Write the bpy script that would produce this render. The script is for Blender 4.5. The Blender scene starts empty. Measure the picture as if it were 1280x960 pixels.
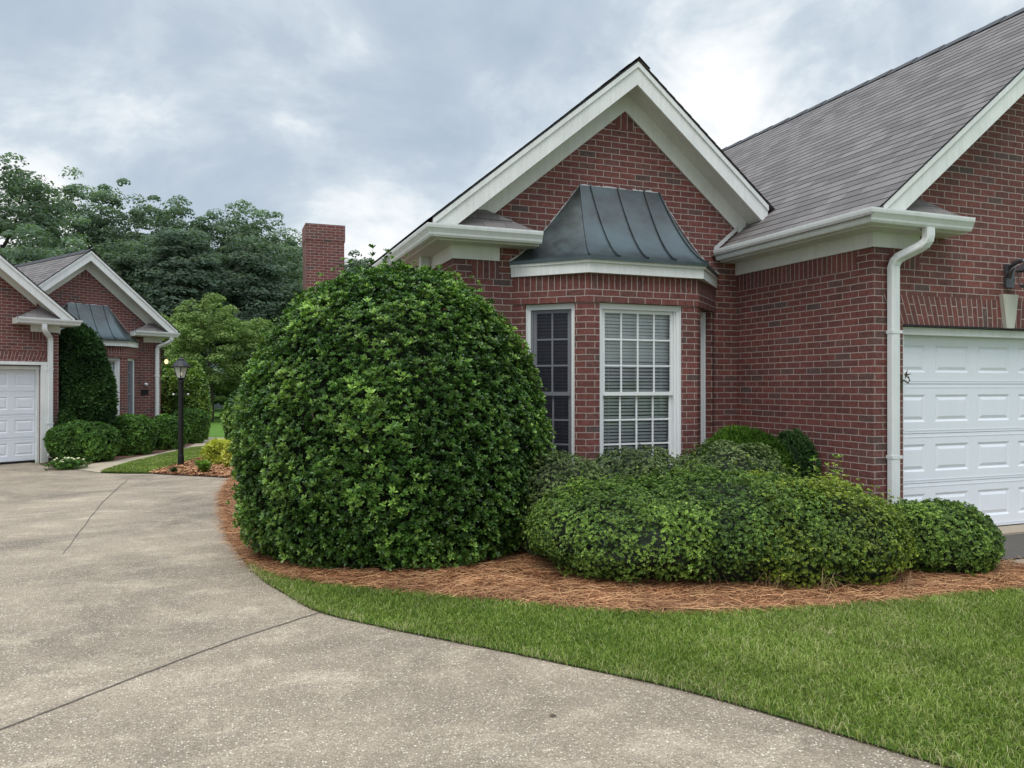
import bpy, bmesh, math, random
import numpy as np
from mathutils import Vector, Matrix
R = math.radians
random.seed(7)
rng = np.random.default_rng(11)
SC = bpy.context.scene
COL = SC.collection

# ------------------------------------------------------------------ helpers
def gz(y):
    return -.1 * min(1., max(0., (y - 8) / 8))

def gza(y):
    return -.1 * np.clip((y - 8) / 8, 0, 1)

def tag(o, label=None, cat=None, group=None, kind=None):
    if label: o['label'] = label
    if cat: o['category'] = cat
    if group: o['group'] = group
    if kind: o['kind'] = kind
    return o

def empty(name, loc, rz=0, **k):
    o = bpy.data.objects.new(name, None)
    COL.objects.link(o)
    o.location = loc
    o.rotation_euler = (0, 0, rz)
    o.empty_display_size = .2
    return tag(o, **k)

def add_mesh(name, me, mat, parent=None):
    o = bpy.data.objects.new(name, me)
    COL.objects.link(o)
    if mat: me.materials.append(mat)
    if parent: o.parent = parent
    return o

def children(o):
    return [c for c in bpy.data.objects if c.parent == o]

def copy_tree(o, parent=None):
    c = o.copy()
    COL.objects.link(c)
    c.parent = parent
    for ch in children(o):
        copy_tree(ch, c)
    return c

class MB:
    """collects polygons (with optional uv) and links them as one mesh object"""
    def __init__(s, xf=None):
        s.v = []; s.f = []; s.uv = []; s.xf = xf; s.smooth = False
    def poly(s, pts, uvs=None):
        b = len(s.v)
        s.v += [tuple(p) for p in pts]
        s.f.append(list(range(b, b + len(pts))))
        s.uv.append(uvs if uvs else [(p[0] + p[1], p[2]) for p in pts])
    def wall(s, pts, d, u0=0, v0=0):
        s.poly(pts, [(p[0] * d[0] + p[1] * d[1] + u0, p[2] + v0) for p in pts])
    def rect(s, a, b, z0, z1, u0=0, v0=0):
        L = math.hypot(b[0] - a[0], b[1] - a[1])
        s.poly([(a[0], a[1], z0), (b[0], b[1], z0), (b[0], b[1], z1), (a[0], a[1], z1)],
               [(u0, z0 + v0), (u0 + L, z0 + v0), (u0 + L, z1 + v0), (u0, z1 + v0)])
    def hexa(s, p):
        """8 corners: bottom ring 0-3, top ring 4-7"""
        for q in ((0, 3, 2, 1), (4, 5, 6, 7), (0, 1, 5, 4), (1, 2, 6, 5), (2, 3, 7, 6), (3, 0, 4, 7)):
            s.poly([p[i] for i in q])
    def box(s, x0, x1, y0, y1, z0, z1):
        s.hexa([(x0, y0, z0), (x1, y0, z0), (x1, y1, z0), (x0, y1, z0), (x0, y0, z1), (x1, y0, z1), (x1, y1, z1), (x0, y1, z1)])
    def prism(s, pts, vec):
        q = [tuple(Vector(p) + Vector(vec)) for p in pts]
        s.poly(pts[::-1]); s.poly(q)
        n = len(pts)
        for i in range(n):
            j = (i + 1) % n
            s.poly([pts[i], pts[j], q[j], q[i]])
    def tube(s, path, r, n=8, r2=None):
        rings = []
        m = len(path)
        for i, p in enumerate(path):
            p = Vector(p)
            a = Vector(path[max(0, i - 1)]); b = Vector(path[min(m - 1, i + 1)])
            t = (b - a).normalized()
            u = t.cross(Vector((0, 0, 1)))
            if u.length < .05: u = Vector((1, 0, 0))
            u.normalize(); w = t.cross(u)
            rr = r if r2 is None else r + (r2 - r) * i / (m - 1)
            rings.append([p + u * (rr * math.cos(2 * math.pi * k / n)) + w * (rr * math.sin(2 * math.pi * k / n)) for k in range(n)])
        for i in range(m - 1):
            for k in range(n):
                l = (k + 1) % n
                s.poly([rings[i][k], rings[i][l], rings[i + 1][l], rings[i + 1][k]])
        s.poly(rings[0][::-1]); s.poly(rings[-1])
    def duct(s, path, wa, wb, A=(1, 0, 0)):
        """rectangular pipe along a 3D path"""
        rings = []; m = len(path); A = Vector(A)
        for i, p in enumerate(path):
            p = Vector(p); a = Vector(path[max(0, i - 1)]); b = Vector(path[min(m - 1, i + 1)])
            t = (b - a).normalized()
            u = (A - t * A.dot(t)).normalized(); w = t.cross(u)
            rings.append([p + u * (x * wa / 2) + w * (y * wb / 2) for x, y in ((-1, -.7), (-.8, -1), (.8, -1), (1, -.7), (1, .7), (.8, 1), (-.8, 1), (-1, .7))])
        for i in range(m - 1):
            for k in range(8):
                l = (k + 1) % 8
                s.poly([rings[i][k], rings[i][l], rings[i + 1][l], rings[i + 1][k]])
        s.poly(rings[0][::-1]); s.poly(rings[-1])
    def lathe(s, prof, c, n=16, sq=False):
        rings = []
        for r, z in prof:
            rings.append([(c[0] + r * math.cos(2 * math.pi * (k + .5) / n), c[1] + r * math.sin(2 * math.pi * (k + .5) / n), c[2] + z) for k in range(n)])
        for i in range(len(prof) - 1):
            for k in range(n):
                l = (k + 1) % n
                s.poly([rings[i][k], rings[i][l], rings[i + 1][l], rings[i + 1][k]])
        s.poly(rings[0][::-1]); s.poly(rings[-1])
    def sweep(s, path, prof, side=1):
        """extrude (outward, z) profile along a horizontal polyline with mitred corners"""
        m = len(path); rings = []
        for i in range(m):
            p = Vector(path[i][:2]); z = path[i][2]
            dirs = []
            if i > 0: dirs.append((p - Vector(path[i - 1][:2])).normalized())
            if i < m - 1: dirs.append((Vector(path[i + 1][:2]) - p).normalized())
            ns = [Vector((d.y, -d.x)) * side for d in dirs]
            if len(ns) == 2:
                nn = (ns[0] + ns[1]).normalized(); nn = nn / max(.2, nn.dot(ns[0]))
            else: nn = ns[0]
            rings.append([(p.x + nn.x * o, p.y + nn.y * o, z + h) for o, h in prof])
        n = len(prof)
        for i in range(m - 1):
            for k in range(n):
                l = (k + 1) % n
                s.poly([rings[i][k], rings[i][l], rings[i + 1][l], rings[i + 1][k]])
        s.poly(rings[0]); s.poly(rings[-1][::-1])
    def build(s, name, mat, parent=None, merge=False, bevel=0):
        me = bpy.data.meshes.new(name)
        v = s.v if s.xf is None else [s.xf(p) for p in s.v]
        me.from_pydata([tuple(p) for p in v], [], s.f)
        ul = me.uv_layers.new(name='UVMap')
        flat = [c for f in s.uv for uv in f for c in uv]
        ul.data.foreach_set('uv', flat)
        if merge or s.smooth:
            bm = bmesh.new(); bm.from_mesh(me)
            bmesh.ops.remove_doubles(bm, verts=bm.verts, dist=1e-5)
            bmesh.ops.recalc_face_normals(bm, faces=bm.faces)
            bm.to_mesh(me); bm.free()
        if s.smooth:
            me.polygons.foreach_set('use_smooth', [True] * len(me.polygons))
        o = add_mesh(name, me, mat, parent)
        if bevel:
            b = o.modifiers.new('bevel', 'BEVEL'); b.width = bevel; b.segments = 2; b.limit_method = 'ANGLE'
        return o

def np_mesh(name, V, F, mat, parent=None, attrs=None, smooth=False):
    """V (n,3), F (m,k) same-size faces"""
    me = bpy.data.meshes.new(name)
    me.vertices.add(len(V)); me.vertices.foreach_set('co', np.asarray(V, np.float32).ravel())
    m, k = F.shape
    me.loops.add(m * k); me.loops.foreach_set('vertex_index', F.astype(np.int32).ravel())
    me.polygons.add(m)
    me.polygons.foreach_set('loop_start', np.arange(0, m * k, k, dtype=np.int32))
    me.polygons.foreach_set('loop_total', np.full(m, k, np.int32))
    if smooth: me.polygons.foreach_set('use_smooth', np.ones(m, bool))
    for n, a in (attrs or {}).items():
        at = me.attributes.new(n, 'FLOAT', 'POINT'); at.data.foreach_set('value', np.asarray(a, np.float32))
    me.update(calc_edges=True)
    return add_mesh(name, me, mat, parent)

# ------------------------------------------------------------------ materials
class NT:
    def __init__(s, name):
        s.m = bpy.data.materials.new(name); s.m.use_nodes = True
        s.t = s.m.node_tree; s.t.nodes.clear()
        s.out = s.n('ShaderNodeOutputMaterial')
    def n(s, typ, **k):
        nd = s.t.nodes.new(typ)
        for a, b in k.items():
            if a.startswith('_'): nd.inputs[a[1:].replace('_', ' ')].default_value = b
            else: setattr(nd, a, b)
        return nd
    def l(s, a, b): s.t.links.new(a, b)
    def coord(s, which='Object', scale=(1, 1, 1)):
        tc = s.n('ShaderNodeTexCoord'); mp = s.n('ShaderNodeMapping'); mp.inputs['Scale'].default_value = scale
        s.l(tc.outputs[which], mp.inputs['Vector']); return mp.outputs[0]
    def noise(s, vec, scale, detail=4, rough=.6, dist=0):
        nd = s.n('ShaderNodeTexNoise'); nd.inputs['Scale'].default_value = scale; nd.inputs['Detail'].default_value = detail
        nd.inputs['Roughness'].default_value = rough; nd.inputs['Distortion'].default_value = dist
        if vec: s.l(vec, nd.inputs['Vector'])
        return nd.outputs['Fac']
    def ramp(s, fac, stops, interp='LINEAR'):
        nd = s.n('ShaderNodeValToRGB'); r = nd.color_ramp; r.interpolation = interp
        while len(r.elements) < len(stops): r.elements.new(.5)
        for e, (p, c) in zip(r.elements, stops):
            e.position = p; e.color = (c, c, c, 1) if isinstance(c, (int, float)) else (*c, 1)
        s.l(fac, nd.inputs['Fac']); return nd.outputs['Color']
    def mix(s, fac, a, b, mode='MIX'):
        nd = s.n('ShaderNodeMix', data_type='RGBA', blend_type=mode)
        for sock, v in ((nd.inputs[0], fac), (nd.inputs[6], a), (nd.inputs[7], b)):
            if isinstance(v, (int, float)): sock.default_value = v if sock == nd.inputs[0] else (v, v, v, 1)
            elif isinstance(v, tuple): sock.default_value = (*v, 1)
            else: s.l(v, sock)
        return nd.outputs[2]
    def math(s, op, a, b=0, c=None):
        nd = s.n('ShaderNodeMath', operation=op)
        for i, v in enumerate((a, b) if c is None else (a, b, c)):
            if isinstance(v, (int, float)): nd.inputs[i].default_value = v
            else: s.l(v, nd.inputs[i])
        return nd.outputs[0]
    def bump(s, h, dist=.01, strength=1, prev=None):
        nd = s.n('ShaderNodeBump'); nd.inputs['Distance'].default_value = dist; nd.inputs['Strength'].default_value = strength
        s.l(h, nd.inputs['Height'])
        if prev: s.l(prev, nd.inputs['Normal'])
        return nd.outputs[0]
    def pbr(s, col, rough=.6, metal=0, normal=None, spec=.5, **k):
        p = s.n('ShaderNodeBsdfPrincipled')
        for nm, v in (('Base Color', col), ('Roughness', rough), ('Metallic', metal), ('Specular IOR Level', spec)):
            if isinstance(v, tuple): p.inputs[nm].default_value = (*v, 1)
            elif isinstance(v, (int, float)): p.inputs[nm].default_value = v
            else: s.l(v, p.inputs[nm])
        if normal: s.l(normal, p.inputs['Normal'])
        for a, b in k.items(): p.inputs[a.replace('_', ' ')].default_value = b
        return p.outputs[0]
    def end(s, sh): s.l(sh, s.out.inputs['Surface']); return s.m

def mat_brick(name, w=.203, h=.0677, off=.5, swap=False, seed=0., arch=False, haze=0.):
    t = NT(name)
    uv = t.n('ShaderNodeUVMap').outputs[0]
    sep = t.n('ShaderNodeSeparateXYZ'); t.l(uv, sep.inputs[0])
    cmb = t.n('ShaderNodeCombineXYZ')
    if swap: t.l(sep.outputs[1], cmb.inputs[0]); t.l(sep.outputs[0], cmb.inputs[1])
    else: t.l(sep.outputs[0], cmb.inputs[0]); t.l(sep.outputs[1], cmb.inputs[1])
    vec = cmb.outputs[0]
    # crooked edges: two small warps
    n1 = t.n('ShaderNodeTexNoise'); n1.inputs['Scale'].default_value = 9; n1.inputs['Detail'].default_value = 3
    t.l(vec, n1.inputs['Vector'])
    sub = t.n('ShaderNodeVectorMath', operation='MULTIPLY_ADD')
    sub.inputs[1].default_value = (.009, .007, 0); t.l(n1.outputs['Color'], sub.inputs[0]); t.l(vec, sub.inputs[2])
    vec2 = sub.outputs[0]
    br = t.n('ShaderNodeTexBrick'); br.offset = off; br.offset_frequency = 2; br.squash = 1
    br.inputs['Scale'].default_value = 1; br.inputs['Brick Width'].default_value = w; br.inputs['Row Height'].default_value = h
    br.inputs['Mortar Size'].default_value = .0050; br.inputs['Mortar Smooth'].default_value = .25; br.inputs['Bias'].default_value = 0
    br.inputs['Color1'].default_value = (0, 0, 0, 1); br.inputs['Color2'].default_value = (1, 1, 1, 1); br.inputs['Mortar'].default_value = (0, 0, 0, 1)
    t.l(vec2, br.inputs['Vector'])
    tone = t.ramp(br.outputs['Color'], [(0, (.158, .060, .053)), (.2, (.195, .070, .061)), (.42, (.150, .059, .053)), (.6, (.210, .075, .063)), (.75, (.135, .060, .054)), (.88, (.172, .077, .067)), (.96, (.116, .074, .067)), (1, (.105, .074, .069))], 'LINEAR')
    fine = t.noise(vec, 60, 5, .7)
    spot = t.ramp(t.noise(vec, 22, 4, .7), [(.3, .62), (.7, 1.3)])
    colb = t.mix(1, tone, spot, 'MULTIPLY')
    colb = t.mix(1, colb, t.ramp(fine, [(.25, .75), (.75, 1.2)]), 'MULTIPLY')
    mort = t.mix(t.noise(vec, 35, 4, .7), (.33, .265, .24), (.50, .42, .385))
    big = t.ramp(t.noise(vec, .9, 5, .6), [(.3, .78), (.7, 1.1)])
    # mortar smears on some bricks
    smear = t.ramp(t.noise(vec, 14, 5, .75), [(.66, 0.), (.8, .45)])
    colb = t.mix(smear, colb, (.36, .26, .24))
    col = t.mix(br.outputs['Fac'], colb, mort)
    col = t.mix(1, col, big, 'MULTIPLY')
    hgt = t.math('MULTIPLY', br.outputs['Fac'], -1)
    nb = t.bump(hgt, .007, .9)
    nb = t.bump(fine, .0025, .6, nb)
    return t.end(t.pbr(col, .82, 0, nb, .25))

def mat_white(name='white_paint', base=(.78, .79, .78), dirt=.35, rough=.5):
    t = NT(name)
    v = t.coord()
    d = t.ramp(t.noise(v, 2.2, 6, .7), [(.35, 0), (.75, dirt)])
    c = t.mix(d, base, tuple(x * .55 for x in base))
    st = t.ramp(t.noise(t.coord('Object', (30, 30, 1.5)), 1, 3, .6), [(.45, 1), (.8, 1 - .4 * dirt)])
    c = t.mix(1, c, st, 'MULTIPLY')
    return t.end(t.pbr(c, rough, 0, t.bump(t.noise(v, 40, 3), .001, .5), .4))

def mat_shingle(name, base=(.172, .156, .153)):
    t = NT(name)
    uv = t.n('ShaderNodeUVMap').outputs[0]
    br = t.n('ShaderNodeTexBrick'); br.offset = .37; br.offset_frequency = 2; br.squash = 1
    br.inputs['Scale'].default_value = 1; br.inputs['Brick Width'].default_value = .24; br.inputs['Row Height'].default_value = .14
    br.inputs['Mortar Size'].default_value = .003; br.inputs['Mortar Smooth'].default_value = .2; br.inputs['Bias'].default_value = 0
    br.inputs['Color1'].default_value = (0, 0, 0, 1); br.inputs['Color2'].default_value = (1, 1, 1, 1); br.inputs['Mortar'].default_value = (0, 0, 0, 1)
    t.l(uv, br.inputs['Vector'])
    tone = t.ramp(br.outputs['Color'], [(0, tuple(x * .78 for x in base)), (.5, base), (1, tuple(x * 1.22 for x in base))])
    g = t.ramp(t.noise(uv, 220, 2, .8), [(.3, .6), (.7, 1.4)])
    big = t.ramp(t.noise(t.coord(), .9, 7, .65), [(.3, .92), (.7, 1.07)])
    c = t.mix(1, t.mix(1, tone, g, 'MULTIPLY'), big, 'MULTIPLY')
    c = t.mix(t.math('MULTIPLY', br.outputs['Fac'], .6), c, (.055, .05, .05))
    return t.end(t.pbr(c, .9, 0, t.bump(t.noise(uv, 160, 3, .8), .003, .6), .2))

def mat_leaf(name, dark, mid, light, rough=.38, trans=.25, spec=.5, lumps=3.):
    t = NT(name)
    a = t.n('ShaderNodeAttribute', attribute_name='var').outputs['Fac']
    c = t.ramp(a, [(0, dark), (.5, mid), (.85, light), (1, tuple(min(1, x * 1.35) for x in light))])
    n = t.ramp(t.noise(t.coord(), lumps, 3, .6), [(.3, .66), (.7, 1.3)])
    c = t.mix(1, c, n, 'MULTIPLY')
    p = t.pbr(c, rough, 0, None, spec)
    tr = t.n('ShaderNodeBsdfTranslucent'); t.l(t.mix(1, c, (1.1, 1.3, .5), 'MULTIPLY'), tr.inputs['Color'])
    mx = t.n('ShaderNodeMixShader'); mx.inputs[0].default_value = trans
    t.l(p, mx.inputs[1]); t.l(tr.outputs[0], mx.inputs[2])
    return t.end(mx.outputs[0])

def mat_plain(name, col, rough=.6, metal=0, var=.3, scale=8, spec=.5):
    t = NT(name); v = t.coord()
    c = t.mix(t.noise(v, scale, 5, .65), tuple(x * (1 - var) for x in col), tuple(min(1, x * (1 + var)) for x in col))
    return t.end(t.pbr(c, rough, metal, t.bump(t.noise(v, scale * 5, 3), .002, .4), spec))

def mat_concrete():
    t = NT('exposed_aggregate_concrete'); v = t.coord()
    base = t.mix(t.ramp(t.noise(v, .8, 6, .6), [(.32, 0), (.68, 1)]), (.240, .196, .150), (.375, .305, .228))
    pale = t.ramp(t.noise(t.coord('Object', (1, 1.6, 1)), 1.7, 8, .72, .6), [(.5, 0), (.66, .55)])
    base = t.mix(pale, base, (.58, .485, .36))
    stain = t.ramp(t.noise(v, .5, 7, .68, .9), [(.34, .58), (.45, .85), (.55, 1.0)])
    base = t.mix(1, base, stain, 'MULTIPLY')
    # the nearest slab is a cleaner, pinker pour
    vo = t.n('ShaderNodeTexVoronoi'); vo.inputs['Scale'].default_value = 80; t.l(v, vo.inputs['Vector'])
    sp = t.n('ShaderNodeSeparateColor'); t.l(vo.outputs['Color'], sp.inputs[0])
    peb = t.ramp(sp.outputs[0], [(0, (.14, .11, .08)), (.45, (.28, .225, .17)), (.72, (.44, .36, .265)), (.88, (.66, .58, .47)), (1, (.88, .82, .70))], 'LINEAR')
    inside = t.ramp(vo.outputs['Distance'], [(.25, 1.), (.5, 0.)])
    c = t.mix(t.math('MULTIPLY', inside, .66), base, peb)
    vo2 = t.n('ShaderNodeTexVoronoi'); vo2.inputs['Scale'].default_value = 190; t.l(v, vo2.inputs['Vector'])
    sp2 = t.n('ShaderNodeSeparateColor'); t.l(vo2.outputs['Color'], sp2.inputs[0])
    g2 = t.ramp(sp2.outputs[1], [(0, .6), (.6, .95), (1, 1.5)])
    c = t.mix(.75, c, g2, 'MULTIPLY')
    nb = t.bump(t.math('MULTIPLY', vo.outputs['Distance'], -1), .006, .6)
    nb = t.bump(t.noise(v, 90, 4), .003, .6, nb)
    return t.end(t.pbr(c, .85, 0, nb, .25))

def mat_ground_grass(name, a=(.035, .075, .014), b=(.075, .14, .025)):
    t = NT(name); v = t.coord()
    c = t.mix(t.noise(v, 1.2, 6, .6), a, b)
    c = t.mix(1, c, t.ramp(t.noise(v, 60, 4, .8), [(.3, .5), (.7, 1.4)]), 'MULTIPLY')
    return t.end(t.pbr(c, .9, 0, t.bump(t.noise(v, 80, 4), .03, .7), .15))

def mat_straw(name='pine_straw', cols=((.18, .07, .034), (.40, .19, .088), (.63, .38, .19))):
    t = NT(name)
    a = t.n('ShaderNodeAttribute', attribute_name='var').outputs['Fac']
    c = t.ramp(a, [(0, cols[0]), (.5, cols[1]), (1, cols[2])])
    n = t.ramp(t.noise(t.coord(), 2.5, 4, .6), [(.3, .65), (.7, 1.2)])
    return t.end(t.pbr(t.mix(1, c, n, 'MULTIPLY'), .7, 0, None, .3))

def mat_glass(name, tint=(.9, .93, .95), mirror=.10):
    t = NT(name)
    fr = t.n('ShaderNodeFresnel'); fr.inputs['IOR'].default_value = 1.5
    f = t.math('ADD', fr.outputs[0], mirror)
    tb = t.n('ShaderNodeBsdfTransparent'); tb.inputs[0].default_value = (*tint, 1)
    g = t.n('ShaderNodeBsdfGlossy'); g.inputs['Roughness'].default_value = .02; g.inputs['Color'].default_value = (.9, .92, .95, 1)
    t.l(t.bump(t.noise(t.coord(), 2.2, 2), .02, .5), g.inputs['Normal'])
    mx = t.n('ShaderNodeMixShader'); t.l(f, mx.inputs[0]); t.l(tb.outputs[0], mx.inputs[1]); t.l(g.outputs[0], mx.inputs[2])
    return t.end(mx.outputs[0])

def mat_copper():
    t = NT('weathered_copper'); v = t.coord()
    c = t.mix(t.ramp(t.noise(v, 3, 6, .7), [(.3, 0), (.6, 1)]), (.055, .050, .048), (.100, .122, .128))
    c = t.mix(t.ramp(t.noise(v, 9, 6, .75), [(.62, 0), (.75, .6)]), c, (.02, .02, .022))
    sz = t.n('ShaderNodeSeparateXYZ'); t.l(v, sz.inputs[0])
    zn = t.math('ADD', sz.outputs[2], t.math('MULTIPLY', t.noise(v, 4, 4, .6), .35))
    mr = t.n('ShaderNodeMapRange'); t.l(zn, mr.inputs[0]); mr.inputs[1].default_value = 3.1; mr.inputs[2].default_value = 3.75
    c = t.mix(mr.outputs[0], t.mix(.5, c, (.09, .125, .140)), c)  # bluish sky reflection painted into the patina towards the eave
    r = t.ramp(t.noise(v, 6, 5, .7), [(.3, .32), (.7, .5)])
    return t.end(t.pbr(c, r, .75, t.bump(t.noise(v, 5, 3), .01, .35), .5))

M = {}
M['brick'] = mat_brick('red_brick')
M['soldier'] = mat_brick('soldier_course_brick', w=.25, off=0., swap=True)
M['arch'] = mat_brick('jack_arch_brick', w=.203, off=.5, swap=True)
M['white'] = mat_white()
M['trim_low'] = mat_white('white_soffit_paint', (.66, .66, .62), .3)
M['door'] = mat_white('white_garage_door_paint', (.76, .79, .85), .06, .4)
M['vinyl'] = mat_white('white_vinyl', (.78, .80, .80), .08, .35)
M['gutter'] = mat_white('white_aluminium', (.72, .74, .74), .3, .35)
M['keystone'] = mat_white('cast_stone', (.52, .51, .45), .4, .8)
M['shingle'] = mat_shingle('asphalt_shingle')
M['edge'] = mat_plain('dark_shingle_edge', (.05, .05, .055), .8)
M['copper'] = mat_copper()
M['caulk'] = mat_plain('grey_white_sealant', (.5, .5, .5), .6)
M['glass'] = mat_glass('window_glass', (.98, .99, 1), 0.0)
M['screen'] = mat_glass('screened_window_glass', (.6, .6, .66), .0)
t = NT('insect_screen_mesh'); tb = t.n('ShaderNodeBsdfTransparent'); tb.inputs[0].default_value = (.95, .95, 1, 1)
dfz = t.pbr((.035, .035, .045), .7, 0, None, .2); mxx = t.n('ShaderNodeMixShader'); mxx.inputs[0].default_value = .5
t.l(tb.outputs[0], mxx.inputs[1]); t.l(dfz, mxx.inputs[2]); M['mesh'] = t.end(mxx.outputs[0])
M['blind'] = mat_plain('blind_slats', (.88, .90, .87), .5, 0, .03)
M['dark'] = mat_plain('dark_room', (.018, .018, .02), .9)
M['interior'] = mat_plain('room_shade', (.12, .12, .125), .9)
M['iron'] = mat_plain('black_iron', (.014, .014, .016), .42, .3)
M['pewter'] = mat_plain('tarnished_pewter', (.13, .135, .15), .45, .7, .5, 14)
M['bronze'] = mat_plain('rusted_bronze', (.10, .075, .05), .6, .6, .5, 20)
M['concrete'] = mat_concrete()
M['slab'] = mat_plain('poured_concrete_edge', (.34, .28, .21), .85, 0, .25, 6)
M['asphalt'] = mat_plain('dark_stained_concrete', (.085, .075, .066), .9, 0, .35, 30)
M['walk'] = mat_plain('tan_sidewalk', (.40, .33, .24), .9, 0, .15, 12)
M['joint'] = mat_plain('joint_filler', (.075, .062, .05), .9, 0, .8, 12)
M['turf'] = mat_ground_grass('lawn_soil', (.06, .12, .02), (.10, .18, .035))
M['farlawn'] = mat_ground_grass('distant_lawn', (.075, .16, .022), (.12, .23, .038))
M['mulch'] = mat_plain('red_brown_mulch', (.12, .055, .032), .95, 0, .6, 30)
M['bark'] = mat_plain('tree_bark', (.075, .06, .048), .95, 0, .4, 6)
M['twig'] = mat_plain('shrub_stem', (.16, .12, .08), .9, 0, .35, 9)
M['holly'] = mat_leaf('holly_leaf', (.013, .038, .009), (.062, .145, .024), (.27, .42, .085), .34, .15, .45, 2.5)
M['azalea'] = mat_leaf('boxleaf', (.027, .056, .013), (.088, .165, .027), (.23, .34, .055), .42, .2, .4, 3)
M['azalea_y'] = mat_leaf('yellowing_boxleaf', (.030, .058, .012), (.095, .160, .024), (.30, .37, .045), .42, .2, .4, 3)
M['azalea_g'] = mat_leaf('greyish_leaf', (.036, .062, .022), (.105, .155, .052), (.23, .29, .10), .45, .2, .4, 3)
M['thuja'] = mat_leaf('feathery_conifer_leaf', (.025, .060, .008), (.070, .15, .016), (.13, .25, .03), .6, .25, .2, 4)
M['conifer'] = mat_leaf('dark_conifer_leaf', (.016, .042, .016), (.036, .085, .026), (.075, .15, .04), .6, .15, .2, 2)
M['hedge'] = mat_leaf('boxwood_leaf', (.028, .070, .012), (.065, .15, .025), (.15, .28, .045), .5, .2, .3, 2)
M['gold'] = mat_leaf('golden_leaf', (.22, .27, .03), (.52, .53, .08), (.80, .76, .22), .5, .25, .3, 4)
M['lime'] = mat_leaf('lime_leaf', (.06, .13, .015), (.14, .27, .03), (.26, .42, .06), .5, .25, .3, 4)
M['far_a'] = mat_leaf('far_broadleaf', (.072, .110, .084), (.138, .192, .138), (.215, .290, .195), .8, .35, .05, .12)  # leaf tones paled and blued: distance haze put into the colour
M['far_b'] = mat_leaf('far_pine', (.066, .098, .078), (.112, .158, .120), (.17, .23, .16), .85, .3, .05, .15)  # pine tones lifted the same way, haze painted into the leaf colour
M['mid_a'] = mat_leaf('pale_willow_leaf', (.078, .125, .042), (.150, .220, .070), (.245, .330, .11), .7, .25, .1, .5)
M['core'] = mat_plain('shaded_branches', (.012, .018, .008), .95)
M['core_far'] = mat_plain('distant_shade', (.020, .036, .026), .95)
M['hill'] = mat_plain('wooded_hill', (.03, .055, .035), .95, 0, .5, .5)
t = NT('lit_bulb'); e = t.n('ShaderNodeEmission'); e.inputs['Color'].default_value = (1, .78, .4, 1); e.inputs['Strength'].default_value = 1.6
t.l(t.noise(t.coord(), 5), e.inputs['Strength']) if False else None
M['bulb'] = t.end(e.outputs[0])
M['petal'] = mat_plain('cream_petals', (.75, .72, .45), .6, 0, .15, 20)
def mat_blade():
    t = NT('grass_blade')
    a = t.n('ShaderNodeAttribute', attribute_name='var').outputs['Fac']
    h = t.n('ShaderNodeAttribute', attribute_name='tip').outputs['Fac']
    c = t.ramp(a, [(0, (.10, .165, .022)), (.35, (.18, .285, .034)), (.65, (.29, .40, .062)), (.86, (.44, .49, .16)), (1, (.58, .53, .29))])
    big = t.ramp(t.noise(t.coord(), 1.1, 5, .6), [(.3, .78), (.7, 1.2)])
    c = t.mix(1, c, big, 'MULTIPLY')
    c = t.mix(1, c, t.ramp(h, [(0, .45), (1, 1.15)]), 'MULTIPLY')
    p = t.pbr(c, .5, 0, None, .3)
    tr = t.n('ShaderNodeBsdfTranslucent'); t.l(c, tr.inputs['Color'])
    mx = t.n('ShaderNodeMixShader'); mx.inputs[0].default_value = .3
    t.l(p, mx.inputs[1]); t.l(tr.outputs[0], mx.inputs[2])
    return t.end(mx.outputs[0])
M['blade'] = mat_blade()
M['straw'] = mat_straw()
M['bedsoil'] = mat_plain('straw_mat', (.17, .075, .035), .95, 0, .55, 40)

# ------------------------------------------------------------------ ground sheets
def sheet(name, pts, off, mat, kind='structure', parent=None, thick=0, **k):
    bm = bmesh.new()
    vs = [bm.verts.new((x, y, 0)) for x, y in pts]
    es = [bm.edges.new((vs[i], vs[(i + 1) % len(vs)])) for i in range(len(vs))]
    bmesh.ops.triangle_fill(bm, use_beauty=True, use_dissolve=False, edges=es)
    for yy in (8, 16):
        bmesh.ops.bisect_plane(bm, geom=bm.verts[:] + bm.edges[:] + bm.faces[:], plane_co=(0, yy, 0), plane_no=(0, 1, 0))
    for v in bm.verts: v.co.z = gz(v.co.y) + off
    if thick:
        r = bmesh.ops.extrude_face_region(bm, geom=bm.faces[:])
        for v in [g for g in r['geom'] if isinstance(g, bmesh.types.BMVert)]: v.co.z -= thick
    bmesh.ops.recalc_face_normals(bm, faces=bm.faces)
    me = bpy.data.meshes.new(name); bm.to_mesh(me); bm.free()
    if not thick and len(me.polygons) and me.polygons[0].normal.z < 0: me.flip_normals()
    o = add_mesh(name, me, mat, parent)
    return tag(o, kind=kind, **k)

def smooth_poly(pts, n=5):
    out = []
    for i in range(len(pts) - 1):
        p0 = pts[max(i - 1, 0)]; p1 = pts[i]; p2 = pts[i + 1]; p3 = pts[min(i + 2, len(pts) - 1)]
        for k in range(n):
            t = k / n
            out.append(tuple(.5 * ((2 * p1[j]) + (-p0[j] + p2[j]) * t + (2 * p0[j] - 5 * p1[j] + 4 * p2[j] - p3[j]) * t * t + (-p0[j] + 3 * p1[j] - 3 * p2[j] + p3[j]) * t ** 3) for j in (0, 1)))
    out.append(tuple(pts[-1]))
    return out

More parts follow.
